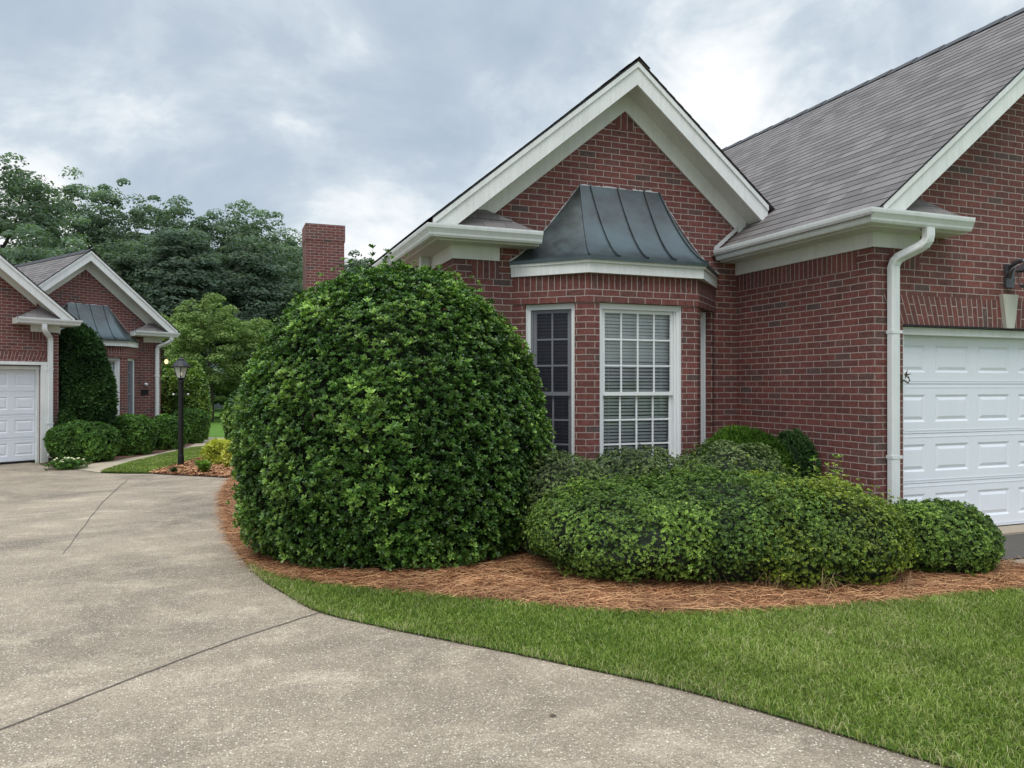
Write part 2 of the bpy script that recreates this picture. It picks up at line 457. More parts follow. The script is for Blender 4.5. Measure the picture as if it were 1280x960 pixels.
# DATA
drive = [(2.8, 2.39), (2.55, 2.89), (2.27, 3.4), (1.97, 3.81), (1.62, 4.26), (1.33, 4.61), (1.01, 5.01), (0.66, 5.51), (0.49, 6.03), (0.34, 6.56), (0.23, 7.27), (0.16, 7.86), (0.08, 8.78), (0.04, 10.27), (0.03, 11.85), (0.11, 13.6), (0.25, 14.72), (-0.16, 15.19), (-0.75, 15.74), (-1.24, 16.24), (-1.69, 16.41), (-2.14, 16.73), (-2.5, 17.31), (-3.06, 18.16), (-3.62, 19.24)]
bedfront = [(0.23, 7.27), (0.29, 7.05), (0.44, 6.64), (0.75, 6.25), (1.19, 5.88), (1.6, 5.54), (1.99, 5.23), (2.36, 4.92), (2.73, 4.68), (3.14, 4.5), (3.59, 4.39), (4.09, 4.32), (4.55, 4.26), (5.21, 4.21), (5.79, 4.13)]
conc = [(5.79, 4.13), (6.45, 4.71), (6.7, 5.0), (7.0, 5.33)]
lawn2 = [(-2.14, 16.73), (-1.69, 16.41), (-1.24, 16.24), (-1.03, 16.9), (-0.77, 17.79), (-0.4, 18.97), (-0.21, 20.43), (-0.31, 22.56), (-0.66, 22.13), (-1.31, 20.16), (-1.82, 18.37)]
walkfar = [(-2.98, 17.97), (-2.49, 18.81), (-1.96, 19.77), (-1.37, 21.11), (-0.79, 23.03), (-0.57, 24.87), (-0.47, 26.69), (0.04, 26.7), (0.44, 25.95)]
bed2 = [(-1.24, 16.24), (-0.75, 15.74), (-0.16, 15.19), (0.25, 14.72), (0.5, 14.76), (0.93, 19.53), (0.59, 24.42), (0.04, 24.64), (-0.21, 20.43), (-0.4, 18.97), (-0.77, 17.79), (-1.03, 16.9)]
crack = [(-1.52, 15.34), (-1.52, 12.23), (-1.44, 9.94), (-1.37, 8.27)]
joint = [(-0.94, 4.16), (-0.66, 4.45), (-0.31, 4.81), (0.13, 5.21), (0.49, 5.43), (0.66, 5.51)]
big = (1.63, 7.46)


BIG = 400
sheet('ground', [(-BIG, -BIG), (BIG, -BIG), (BIG, BIG), (-BIG, BIG)], 0, M['farlawn'])
front = smooth_poly([(6.5, -4.5), (4.6, -1.1), (3.35, 1.33)] + drive[:12])
side = smooth_poly(drive[11:17])[1:]
back = smooth_poly(drive[16:25], 3)[1:]
driveway = front + side + back + [(-4.6, 20.4), (-8.5, 17.9), (-16, 19), (-24, 10), (-20, -12), (4, -14), (9, -9)]
sheet('driveway', driveway, .012, M['concrete'])
def ribbon(name, pts, w, off, mat, **k):
    L = []; Rr = []
    for i, p in enumerate(pts):
        a = pts[max(0, i - 1)]; b = pts[min(len(pts) - 1, i + 1)]
        d = Vector((b[0] - a[0], b[1] - a[1])).normalized(); ww = w if not callable(w) else w(i / (len(pts) - 1))
        L.append((p[0] - d.y * ww, p[1] + d.x * ww)); Rr.append((p[0] + d.y * ww, p[1] - d.x * ww))
    return sheet(name, L + Rr[::-1], off, mat, **k)
j0 = (joint[0][0] - 2.6, joint[0][1] - 2.35)
jm = len(joint) - 1
joint = [tuple(.5 * (p[c] + joint[0][c] + (joint[jm][c] - joint[0][c]) * k / jm) for c in (0, 1)) for k, p in enumerate(joint)]
jp = smooth_poly([j0] + joint, 4)
jp = [(x + .002 * math.sin(i * 1.7), y + .002 * math.cos(i * 2.3)) for i, (x, y) in enumerate(jp)]
ribbon('driveway_joint', jp, .005, .017, M['joint'])
ck = smooth_poly(crack, 5)
ck = [(x + .006 * math.sin(i * 2.1), y) for i, (x, y) in enumerate(ck)]
ribbon('driveway_crack', ck, lambda t: .005 - .003 * t, .017, M['joint'])

bedf = smooth_poly(bedfront[:15], 5)
lawn_poly = smooth_poly([(3.35, 1.33)] + drive[:12])[:-4]
i0 = min(range(len(lawn_poly)), key=lambda i: math.hypot(lawn_poly[i][0] - .23, lawn_poly[i][1] - 7.27))
lawn_edge = lawn_poly[:i0 + 1]
def offs(pts, d):
    o = []
    for i, p in enumerate(pts):
        a = pts[max(0, i - 1)]; b = pts[min(len(pts) - 1, i + 1)]
        v = Vector((b[0] - a[0], b[1] - a[1])).normalized()
        o.append((p[0] + v.y * d, p[1] - v.x * d))
    return o
lawn_near = offs(lawn_edge, .004)[:-1] + bedf + [(6.9, 4.05), (12, 3.9), (12, -2), (5.2, -1.5)]
M['edge_soil'] = mat_plain('dark_soil', (.10, .078, .05), .95, 0, .6, 30)
sheet('soil_strip', lawn_edge[:-1] + bedf[::1] + [(6.9, 4.05), (12, 3.9), (12, -2), (4.9, -1.5)], .014, M['edge_soil'])
sheet('lawn', lawn_near, .022, M['turf'])
bed_poly = smooth_poly(drive[10:17], 5) + [(2.29, 14.8), (2.29, 7.73), (5.85, 7.73), (5.85, 5.65), (6.2, 5.65), (6.3, 5.0), (6.5, 4.75), (6.75, 4.06)] + bedf[::-1][:-1]
sheet('planting_bed', bed_poly, .026, M['bedsoil'])
sheet('garage_apron', [(6.9, 4.07), (6.55, 4.72), (6.32, 5.0), (6.22, 5.62), (12.7, 5.62), (12.7, 3.95)], .02, M['concrete'])
# ramped dark slab right in front of the garage door
mb = MB()
mb.hexa([(6.24, 4.9, .03), (12.5, 4.9, .03), (12.5, 5.50, .03), (6.24, 5.50, .03), (6.24, 4.9, .034), (12.5, 4.9, .034), (12.5, 5.50, .085), (6.24, 5.50, .085)])
tag(mb.build('garage_ramp', M['asphalt']), kind='structure')
mb = MB(); mb.box(6.24, 12.5, 5.503, 5.80, .02, .105)
tag(mb.build('garage_threshold', M['slab'], bevel=.006), kind='structure')

sheet('front_lawn', lawn2, .03, M['turf'])
sheet('mulch_bed', bed2, .026, M['mulch'])
walk_near = [(-2.14, 16.73), (-1.82, 18.37), (-1.31, 20.16), (-.66, 22.13), (-.31, 22.56)]
walk = [walkfar[0]] + smooth_poly(walkfar[1:], 3) + [(1.1, 25.4), (1.0, 24.3), (.59, 24.42), (.04, 24.64), (-.12, 23.6)] + smooth_poly(walk_near[::-1], 3)
walk += [(-2.5, 17.31)]
sheet('sidewalk', walk, .020, M['walk'])
hb = [(-3.0, 18.1)] + smooth_poly(walkfar[1:7], 3) + [(-.9, 27.5), (-2.2, 26), (-1.6, 23.6), (-2.7, 22), (-3.45, 19.9), (-3.6, 19.0)]
sheet('hedge_bed', hb, .024, M['mulch'])

# one fallen leaf on the near slab
lf_ = MB(); lf_.poly([(0, -.03, 0), (.012, -.01, .004), (.014, .012, .006), (0, .034, .002), (-.014, .010, .007), (-.011, -.012, .003)])
lo_ = lf_.build('fallen_leaf', mat_plain('dry_leaf', (.06, .035, .02), .8)); lo_.location = (1.50, 3.38, .018); lo_.scale = (.7, .7, .7); lo_.rotation_euler = (0, 0, 1.2)
tag(lo_, 'single dark fallen leaf on the near concrete slab', 'leaf')
# ------------------------------------------------------------------ scatter helpers
def in_poly(P, poly):
    x, y = P[:, 0], P[:, 1]; ins = np.zeros(len(P), bool)
    n = len(poly); j = n - 1
    for i in range(n):
        xi, yi = poly[i]; xj, yj = poly[j]
        c = ((yi > y) != (yj > y)) & (x < (xj - xi) * (y - yi) / (yj - yi + 1e-12) + xi)
        ins ^= c; j = i
    return ins
def sample_poly(poly, n):
    a = np.array(poly); lo, hi = a.min(0), a.max(0); out = []
    c = 0
    while c < n:
        P = lo + rng.random((n * 2, 2)) * (hi - lo); P = P[in_poly(P, poly)]
        out.append(P); c += len(P)
        if len(P) == 0: break
    return np.concatenate(out)[:n]
def lowf(P, s=1., seed=0):
    r = np.random.default_rng(seed); o = np.zeros(len(P))
    for k in range(6):
        d = r.normal(size=P.shape[1]) * s * (1 + k * .5); o += np.sin(P @ d + r.random() * 6.28) / (1 + k * .4)
    return o / 3

def grass(name, P, z0, h, w, mat, parent=None, lean=.8, dry=None, **k):
    n = len(P); hh = h * (.5 + rng.random(n)) * (1 + .25 * lowf(P, 2.))
    ang = rng.random(n) * 6.283; la = rng.random(n) * 6.283; ll = lean * hh * (.3 + rng.random(n))
    dx, dy = np.cos(ang) * w / 2, np.sin(ang) * w / 2
    lx, ly = np.cos(la) * ll, np.sin(la) * ll
    z = z0 + gza(P[:, 1])
    V = np.empty((n, 5, 3))
    V[:, 0] = np.stack([P[:, 0] - dx, P[:, 1] - dy, z], 1); V[:, 1] = np.stack([P[:, 0] + dx, P[:, 1] + dy, z], 1)
    mx, my, mz = P[:, 0] + lx * .35, P[:, 1] + ly * .35, z + hh * .6
    V[:, 2] = np.stack([mx + dx * .8, my + dy * .8, mz], 1); V[:, 3] = np.stack([mx - dx * .8, my - dy * .8, mz], 1)
    V[:, 4] = np.stack([P[:, 0] + lx, P[:, 1] + ly, z + hh * (1 - .35 * ll / (hh + 1e-6))], 1)
    b = np.arange(n)[:, None] * 5
    # one quad below and a triangle tip written as a quad with the tip doubled -> use triangles throughout
    F = np.concatenate([b + np.array([[0, 1, 2]]), b + np.array([[0, 2, 3]]), b + np.array([[3, 2, 4]])])
    var = np.clip(rng.random(n) * .8 + .20 * lowf(P, 1.2, 4) + .12 * lowf(P, 5, 8) + (0 if dry is None else dry), 0, 1)
    var = np.where(rng.random(n) < .04, .97, var)
    tip = np.tile([0, 0, .6, .6, 1.], n)
    o = np_mesh(name, V.reshape(-1, 3), F, mat, parent, {'var': np.repeat(var, 5), 'tip': tip})
    return tag(o, **k)

def edge_dist(P, line):
    d = np.full(len(P), 9.)
    for (x0, y0), (x1, y1) in zip(line[:-1], line[1:]):
        vx, vy = x1 - x0, y1 - y0; L2 = vx * vx + vy * vy + 1e-9
        t = np.clip(((P[:, 0] - x0) * vx + (P[:, 1] - y0) * vy) / L2, 0, 1)
        d = np.minimum(d, np.hypot(P[:, 0] - x0 - t * vx, P[:, 1] - y0 - t * vy))
    return d
lawn_vis = [p for p in lawn_near if p[0] < 6.95 and p[1] > .9] + [(6.6, 4.1), (6.6, .9)]
lawn_vis = offs(lawn_edge, -.012)[:-1] + bedf + [(6.7, 4.05), (6.7, .9), (3.7, .9)]
P = sample_poly(lawn_vis, 230000)
ed = edge_dist(P, lawn_edge)
keep = rng.random(len(P)) < np.clip(.62 + ed * 4, 0, 1)
P = P[keep]; ed = ed[keep]; P = P + (rng.normal(size=P.shape) * .012)
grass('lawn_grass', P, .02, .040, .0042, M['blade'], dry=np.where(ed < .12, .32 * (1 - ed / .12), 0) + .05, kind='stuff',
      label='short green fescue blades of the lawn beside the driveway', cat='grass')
P = sample_poly(lawn2, 26000)
grass('lawn_grass', P, .03, .045, .012, M['blade'], kind='stuff', label='small green lawn strip between sidewalk and mulch bed', cat='grass')

def needles(name, P, z, L, w, mat, spread=.12, kind='stuff', **k):
    n = len(P); a = rng.random(n) * 6.283; l = L * (.5 + rng.random(n)) / 2
    z1 = z + rng.random(n) * .03; z2 = z1 + rng.normal(size=n) * .012
    g = gza(P[:, 1])
    dx, dy = np.cos(a), np.sin(a); sx, sy = -dy * w / 2, dx * w / 2
    bend = rng.normal(size=n) * .12 * l
    V = np.empty((n, 6, 3))
    for i, (tt, bb) in enumerate(((-1, 0), (0, 1), (1, 0))):
        cx = P[:, 0] + dx * l * tt - dy * bend * bb; cy = P[:, 1] + dy * l * tt + dx * bend * bb
        zz = g + (z1 if tt <= 0 else z2) + (.008 if bb else 0)
        V[:, 2 * i] = np.stack([cx - sx, cy - sy, zz], 1); V[:, 2 * i + 1] = np.stack([cx + sx, cy + sy, zz + w * .6], 1)
    b = np.arange(n)[:, None] * 6
    F = np.concatenate([b + np.array([[0, 1, 3, 2]]), b + np.array([[2, 3, 5, 4]])])
    var = np.clip(rng.random(n), 0, 1)
    return tag(np_mesh(name, V.reshape(-1, 3), F, mat, None, {'var': np.repeat(var, 6)}), kind=kind, **k)
bed_vis = smooth_poly(drive[10:17], 5) + [(2.2, 14.8), (2.2, 7.6), (3, 6.6), (4.5, 6.2), (6.0, 5.6), (6.2, 5.6), (6.35, 5.0), (6.55, 4.72), (6.85, 4.06)] + bedf[::-1][:-1]
P = sample_poly(bed_vis, 75000)
P += rng.normal(size=P.shape) * .03
needles('pine_straw', P, .026, .17, .0028, M['straw'], label='rust brown pine straw mulch under the shrubs by the house', cat='mulch')
P = sample_poly(bed2, 9000)
needles('wood_chips', P, .03, .08, .016, M['straw'], label='reddish brown wood chip mulch around the lamp post', cat='mulch')

# ------------------------------------------------------------------ foliage
def leaves(P, D, n_leaf, L, W, el=(35, 80), var0=None, rosette_jit=.0, young=.25):
    """rosettes at P pointing along D"""
    n = len(P)
    D = D / np.linalg.norm(D, axis=1, keepdims=True)
    ref = np.where(np.abs(D[:, 2:3]) < .9, np.array([[0, 0, 1.]]), np.array([[1., 0, 0]]))
    U = np.cross(D, ref); U /= np.linalg.norm(U, axis=1, keepdims=True); Vv = np.cross(D, U)
    ph0 = rng.random(n) * 6.283
    allV = []; var = []
    if var0 is None: var0 = rng.random(n) * .6
    sz = .75 + .5 * rng.random(n)
    for k in range(n_leaf):
        ph = ph0 + k * 2.399 + rng.normal(size=n) * .2
        f = (k + .5) / n_leaf
        e = np.radians(el[0] + (el[1] - el[0]) * f + rng.normal(size=n) * 9)
        Rr = U * np.cos(ph)[:, None] + Vv * np.sin(ph)[:, None]
        T = -U * np.sin(ph)[:, None] + Vv * np.cos(ph)[:, None]
        ld = D * np.cos(e)[:, None] + Rr * np.sin(e)[:, None]
        N = np.cross(T, ld)  # leaf normal
        N *= np.sign((N * D).sum(1, keepdims=True) + 1e-9)
        l = (L * sz * (.7 + .5 * f + .2 * rng.random(n)))[:, None]; w = l * (W / L)
        base = P + Rr * (.06 * l)
        tw = rng.normal(size=n)[:, None] * .25
        S = T + N * tw
        pts = [base, base + ld * l * .45 - S * w * .46 + N * l * .06, base + ld * l * .82 - S * w * .36 + N * l * .05,
               base + ld * l - N * l * .04, base + ld * l * .82 + S * w * .36 + N * l * .05, base + ld * l * .45 + S * w * .46 + N * l * .06]
        allV.append(np.stack(pts, 1))
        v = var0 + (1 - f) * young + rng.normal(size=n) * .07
        var.append(np.repeat(np.clip(v, 0, 1), 6))
    V = np.concatenate(allV).reshape(-1, 3); m = n * n_leaf
    b = np.arange(m)[:, None] * 6
    F = np.concatenate([b + np.array([[0, 3, 2, 1]]), b + np.array([[0, 5, 4, 3]])])
    return V, F, np.concatenate(var)

def dirs(n, zmin=-.35):
    z = zmin + (1 - zmin) * rng.random(n); a = rng.random(n) * 6.283; r = np.sqrt(1 - z * z)
    return np.stack([r * np.cos(a), r * np.sin(a), z], 1)

def bush(name, loc, rx, ry, h, n, n_leaf, L, W, mat, rz=0, prof=None, lump=.06, lf=3., seed=1, el=(35, 80), depth=.08,
         cull=None, zb=.35, up=.35, core=.86, stems=True, parts=True, sprigs=0, low_thin=0., wide=0., **k):
    """clipped shrub: radius profile prof(t) (t height 0..1) times rx, ry"""
    root = empty(name, (loc[0], loc[1], gz(loc[1])), rz, **k)
    if prof is None:
        prof = lambda t: np.sqrt(np.clip(1 - ((t - zb) / np.where(t > zb, 1 - zb, zb * 1.25)) ** 2, 0, 1)) ** .85
    # sample by height weighted roughly by area plus the cap
    t = rng.random(n * 3); a = rng.random(n * 3) * 6.283
    # area weight
    e = .01; r = prof(t); dr = (prof(np.clip(t + e, 0, 1)) - prof(np.clip(t - e, 0, 1))) / (2 * e)
    wt = (r * rx + .02) * np.sqrt(h * h + (dr * rx) ** 2); wt /= np.percentile(wt, 97)
    kp = rng.random(n * 3) < wt; t, a, r, dr = t[kp][:n], a[kp][:n], r[kp][:n], dr[kp][:n]
    if low_thin:
        kk = rng.random(len(t)) > low_thin * np.clip(1 - t / .28, 0, 1) * (.6 + .5 * np.sin(a * 5 + seed))
        t, a, r, dr = t[kk], a[kk], r[kk], dr[kk]
    n = len(t)
    ca, sa = np.cos(a), np.sin(a)
    N = np.stack([ca * h / rx, sa * h / ry, -dr * np.ones(n)], 1)
    N /= np.linalg.norm(N, axis=1, keepdims=True)
    P = np.stack([ca * r * rx, sa * r * ry, t * h], 1)
    lum = lowf(P, lf, seed) * lump + lowf(P, lf * 3.2, seed + 5) * lump * .5 + lowf(P, 1.3, seed + 9) * wide
    dd = np.abs(rng.normal(size=n)) * depth
    P = P + N * (lum - dd)[:, None]
    if sprigs:
        sg = rng.random(n) < sprigs
        P = P + (N + np.array([0, 0, .8])) * (sg * rng.random(n) * .085)[:, None]
    P[:, 2] = np.clip(P[:, 2], .03, None)
    D = N + rng.normal(size=(n, 3)) * .35; D[:, 2] += up
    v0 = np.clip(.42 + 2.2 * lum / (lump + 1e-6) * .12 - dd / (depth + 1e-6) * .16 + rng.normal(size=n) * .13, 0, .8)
    if cull is not None:
        c, s_ = math.cos(rz), math.sin(rz)
        wx = loc[0] + P[:, 0] * c - P[:, 1] * s_; wy = loc[1] + P[:, 0] * s_ + P[:, 1] * c
        kk = ~cull(wx, wy, P[:, 2]); P, D, v0 = P[kk], D[kk], v0[kk]
    V, F, var = leaves(P, D, n_leaf, L, W, el, v0)
    np_mesh('foliage', V, F, mat, root, {'var': var})
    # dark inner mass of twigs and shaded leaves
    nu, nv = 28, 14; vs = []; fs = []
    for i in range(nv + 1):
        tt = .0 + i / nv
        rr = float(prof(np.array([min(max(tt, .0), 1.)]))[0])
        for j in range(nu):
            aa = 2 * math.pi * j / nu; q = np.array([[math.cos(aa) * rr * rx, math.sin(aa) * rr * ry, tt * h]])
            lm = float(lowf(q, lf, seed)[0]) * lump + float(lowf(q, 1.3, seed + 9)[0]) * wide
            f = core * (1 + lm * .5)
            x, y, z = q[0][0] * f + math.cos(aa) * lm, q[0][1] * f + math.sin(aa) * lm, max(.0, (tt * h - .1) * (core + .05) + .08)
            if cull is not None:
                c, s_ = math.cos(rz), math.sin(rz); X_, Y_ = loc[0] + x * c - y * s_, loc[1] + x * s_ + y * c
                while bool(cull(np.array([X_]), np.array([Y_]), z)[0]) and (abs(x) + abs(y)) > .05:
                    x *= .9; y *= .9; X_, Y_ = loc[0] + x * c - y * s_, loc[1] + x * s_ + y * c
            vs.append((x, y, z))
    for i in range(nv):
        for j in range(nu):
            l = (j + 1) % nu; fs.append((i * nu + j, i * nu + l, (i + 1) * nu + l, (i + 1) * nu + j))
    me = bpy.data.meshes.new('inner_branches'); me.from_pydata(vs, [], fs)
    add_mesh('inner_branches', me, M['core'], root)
    if stems:
        for q in range(stems if stems is not True else 9):
            aa = random.uniform(3.3, 6.1); r0 = random.uniform(.1, .5) * rx; r1 = random.uniform(.7, .93) * rx
            p0 = Vector((math.cos(aa) * r0, math.sin(aa) * r0 * ry / rx, -.02)); p1 = Vector((math.cos(aa + .4) * r1, math.sin(aa + .4) * r1 * ry / rx, h * .5))
            if cull is house_cull and p1.y > 0:
                p1 *= .5
            mb = MB(); mb.tube([p0, p0.lerp(p1, .5) + Vector((0, 0, .05)), p1], .016, 5, .006)
            mb.build('stem', M['twig'], root)
    return root

house_cull = None
holly_prof = lambda t: np.interp(t, [0, .05, .10, .18, .28, .42, .55, .66, .76, .84, .91, .96, 1.0], [.76, .87, .925, .97, .995, .985, .94, .868, .772, .66, .51, .35, .0])
house_cull = lambda x, y, z: ((x > 2.24) & (y > 7.68)) | ((x > 2.9) & (x < 5.6) & (y > 7.15) & (np.abs(x - 4.26) < 1.25 - (y < 7.7) * (7.74 - y) * .0)) | ((x > 5.8) & (y > 5.6))
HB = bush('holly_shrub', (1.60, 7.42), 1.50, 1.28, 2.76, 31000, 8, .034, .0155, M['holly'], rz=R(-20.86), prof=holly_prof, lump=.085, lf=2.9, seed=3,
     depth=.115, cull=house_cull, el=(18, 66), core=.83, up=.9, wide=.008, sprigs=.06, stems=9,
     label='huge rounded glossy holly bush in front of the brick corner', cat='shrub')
for i, (x, y, z, h) in enumerate(((-.22, -.1, 2.62, .30), (-.10, .0, 2.66, .24), (.42, -.1, 2.55, .16), (-.75, -.2, 2.25, .18), (.95, -.2, 2.05, .16))):
    mb = MB(); mb.tube([(x, y, z - .1), (x + .01, y, z + h * .5), (x + .03, y, z + h)], .004, 5, .002); sh = mb.build('shoot', M['twig'], HB)
    q = np.array([[x + .03 * k / 4, y, z + h * k / 4] for k in range(5)])
    V, F, var = leaves(q, np.tile([[0, 0, 1.]], (5, 1)), 7, .05, .022, (25, 60), np.full(5, .35)); np_mesh('foliage', V, F, M['holly'], sh, {'var': var})
def low(name, loc, rx, ry, h, n, mat, seed, label, L=.0150, W=.0092, nl=7, **k):
    a = dict(lump=.085, lf=3.9, depth=.05, low_thin=.7, el=(30, 85), up=.3, cull=house_cull, zb=.5, core=.86)
    a.update(k)
    return bush(name, loc, rx, ry, h, n, nl, L, W, mat, seed=seed, label=label, cat='shrub', **a)
G1 = 'low clipped shrubs along the pine straw edge'
RL = R(-20.86)
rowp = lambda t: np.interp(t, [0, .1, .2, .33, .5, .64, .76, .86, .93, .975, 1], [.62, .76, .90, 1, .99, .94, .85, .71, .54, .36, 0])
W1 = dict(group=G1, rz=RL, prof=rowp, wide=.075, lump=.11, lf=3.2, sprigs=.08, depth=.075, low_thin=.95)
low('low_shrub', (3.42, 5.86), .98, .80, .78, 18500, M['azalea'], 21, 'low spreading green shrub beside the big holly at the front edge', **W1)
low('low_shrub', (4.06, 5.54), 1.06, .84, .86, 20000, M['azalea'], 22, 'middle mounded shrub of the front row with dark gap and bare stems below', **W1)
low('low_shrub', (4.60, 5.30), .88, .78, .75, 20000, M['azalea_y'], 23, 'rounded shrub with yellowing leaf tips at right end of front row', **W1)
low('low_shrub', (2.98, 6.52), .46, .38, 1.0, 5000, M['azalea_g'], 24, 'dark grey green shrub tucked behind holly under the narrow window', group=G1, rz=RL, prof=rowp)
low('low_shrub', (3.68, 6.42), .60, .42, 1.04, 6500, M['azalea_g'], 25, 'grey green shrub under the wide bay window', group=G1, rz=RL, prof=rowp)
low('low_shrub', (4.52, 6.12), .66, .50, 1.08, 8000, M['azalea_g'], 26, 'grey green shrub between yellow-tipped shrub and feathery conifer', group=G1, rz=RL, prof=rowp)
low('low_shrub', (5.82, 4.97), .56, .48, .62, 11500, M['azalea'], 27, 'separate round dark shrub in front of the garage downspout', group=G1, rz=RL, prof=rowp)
low('dwarf_conifer', (5.02, 6.50), .52, .42, 1.16, 8000, M['thuja'], 28, 'bright feathery yellow green dwarf conifer against the brick wall', L=.045, W=.007, nl=5, el=(10, 50), lump=.05)
low('dwarf_conifer', (5.60, 6.48), .26, .30, 1.10, 4000, M['conifer'], 29, 'narrow dark green conifer touching the garage side wall', L=.04, W=.008, nl=5, el=(10, 50), lump=.04)
# weedy sprigs by the wall
def weed(name, loc, h, n, mat, label, L=.03, cat='plant', spread=.12, group=None):
    r = empty(name, (loc[0], loc[1], gz(loc[1])), 0, label=label, cat=cat, group=group)
    mb = MB(); PP = []; DD = []
    for i in range(n):
        a = random.random() * 6.28; tip = Vector((math.cos(a) * spread * random.random(), math.sin(a) * spread * random.random(), h * random.uniform(.6, 1)))
        b = Vector((random.uniform(-.03, .03), random.uniform(-.03, .03), 0))
        mb.tube([b, b.lerp(tip, .5), tip], .0035, 4, .002)
        for q in range(5):
            PP.append(b.lerp(tip, .4 + .6 * q / 4)); DD.append((random.uniform(-.3, .3), random.uniform(-.3, .3), 1))
    mb.build('stem', M['twig'], r)
    V, F, var = leaves(np.array([list(p) for p in PP]), np.array(DD, float), 5, L, L * .45)
    np_mesh('foliage', V, F, mat, r, {'var': var})
    return r
weed('weed_plant', (5.35, 5.75), .95, 9, M['lime'], 'spindly light green weed sprigs against the brick side wall', .035, spread=.28)
# dry grass tufts and fallen stems at the foot of the low shrubs
def tuft(loc, label):
    n = 13; mb = MB()
    for i in range(n):
        a = random.random() * 6.28; r = random.uniform(.03, .16); h = random.uniform(.05, .2)
        p = Vector((random.uniform(-.05, .05), random.uniform(-.05, .05), 0))
        m = p + Vector((math.cos(a) * r * .6, math.sin(a) * r * .6, h)); e2 = p + Vector((math.cos(a) * r * 1.6, math.sin(a) * r * 1.6, h * random.uniform(.1, .7)))
        mb.tube([p, m, e2], .0022, 3, .001)
    o = mb.build('dry_grass', M['straw_dry']); o.location = (loc[0], loc[1], .02)
    tag(o, label, 'grass tuft', 'dead grass tufts at the feet of the front shrubs')
M['straw_dry'] = mat_plain('dead_grass', (.30, .19, .10), .8, 0, .4, 30)
for l, lab in (((3.62, 5.12), 'dead tan grass tuft under the left part of the middle shrub'), ((3.95, 4.78), 'dead tan grass tuft under the dark gap of the shrub row'),
               ((4.28, 4.60), 'dead tan grass tuft at the left foot of the yellow-tipped shrub'), ((4.9, 4.42), 'dead tan grass tuft at the right foot of the yellow-tipped shrub'),
               ((6.15, 4.55), 'dead tan grass tuft beside the concrete near the round shrub')):
    tuft(l, lab)

# ---- second house planting
G2 = 'clipped boxwoods in front of the far house'
far = dict(nl=5, L=.05, W=.028, lump=.05, lf=2.5, cull=None, depth=.05, core=.9)
low('boxwood', (-2.79, 19.3), .72, .55, .92, 4200, M['hedge'], 31, 'first boxwood from the left, widest, behind cream flowers', group=G2, zb=.55, **far)
low('boxwood', (-2.02, 20.89), .60, .5, .97, 3600, M['hedge'], 32, 'second boxwood from the left under the far bay window', group=G2, zb=.55, **far)
low('boxwood', (-1.32, 22.34), .56, .5, .90, 3200, M['hedge'], 33, 'third boxwood from the left beside the lamp post', group=G2, zb=.55, **far)
low('boxwood', (-.80, 24.5), .52, .5, 1.02, 3200, M['hedge'], 34, 'round topped boxwood behind the lamp post at the walk', group=G2, zb=.7, **far)
con_prof = lambda t: np.interp(t, [0, .1, .4, .7, .85, .94, 1], [.9, 1, 1, .86, .66, .42, 0])
low('arborvitae', (-3.02, 20.35), .66, .6, 3.12, 9000, M['conifer'], 35, 'tall dark conifer against the far brick bay', prof=con_prof, nl=5, L=.10, W=.03, el=(10, 50), lump=.07, lf=2, cull=None, depth=.06, core=.9)
low('laurel_shrub', (-1.02, 25.9), .72, .7, 2.42, 4800, M['azalea'], 36, 'tall loose shrub beside the far corner under the porch light', nl=6, L=.10, W=.05, lump=.12, lf=2, cull=None, depth=.1, core=.85)
low('holly_shrub', (1.12, 18.9), 1.0, .9, 1.95, 6500, M['holly'], 37, 'smaller dark bush peeking out behind the huge holly', nl=7, L=.07, W=.034, lump=.07, lf=2, cull=None, depth=.07, core=.9)
low('golden_shrub', (-.02, 17.45), .27, .27, .50, 420, M['gold'], 38, 'round yellow leaved shrub standing alone in the mulch bed', nl=7, L=.10, W=.042, cull=None, depth=.05, lump=.05, zb=.5, core=.7, group='yellow shrubs in the mulch bed')
low('golden_shrub', (.44, 16.7), .30, .28, .62, 420, M['gold'], 39, 'yellow leaved shrub half hidden by the huge holly', nl=7, L=.10, W=.042, cull=None, depth=.05, lump=.05, zb=.5, core=.7, group='yellow shrubs in the mulch bed')
weed('leafy_plant', (-.26, 15.75), .26, 16, M['lime'], 'small lime green plant at the front edge of the mulch bed', .07, spread=.22)
weed('leafy_plant', (-.78, 16.0), .15, 9, M['azalea_g'], 'tiny grey green plant below the lamp post', .05, spread=.16)
fl = empty('flowering_plant', (-2.86, 17.75, gz(17.7)), 0, label='low cream flowered plant beside the far downspout', cat='flowers')
q = rng.normal(size=(260, 3)) * np.array([.17, .13, .04]) + np.array([0, 0, .10]); q[:, 2] = np.clip(q[:, 2], .02, .3)
V, F, var = leaves(q, np.tile([[0, 0, 1.]], (260, 1)) + rng.normal(size=(260, 3)) * .3, 5, .06, .025)
np_mesh('foliage', V, F, M['hedge'], fl, {'var': var})
for i in range(16):
    mb = MB(); mb.lathe([(.002, 0), (.022, .008), (.026, .02), (.012, .03)], (random.gauss(0, .15), random.gauss(0, .11), .14 + random.random() * .09), 7)
    mb.build('blossom', M['petal'], fl)

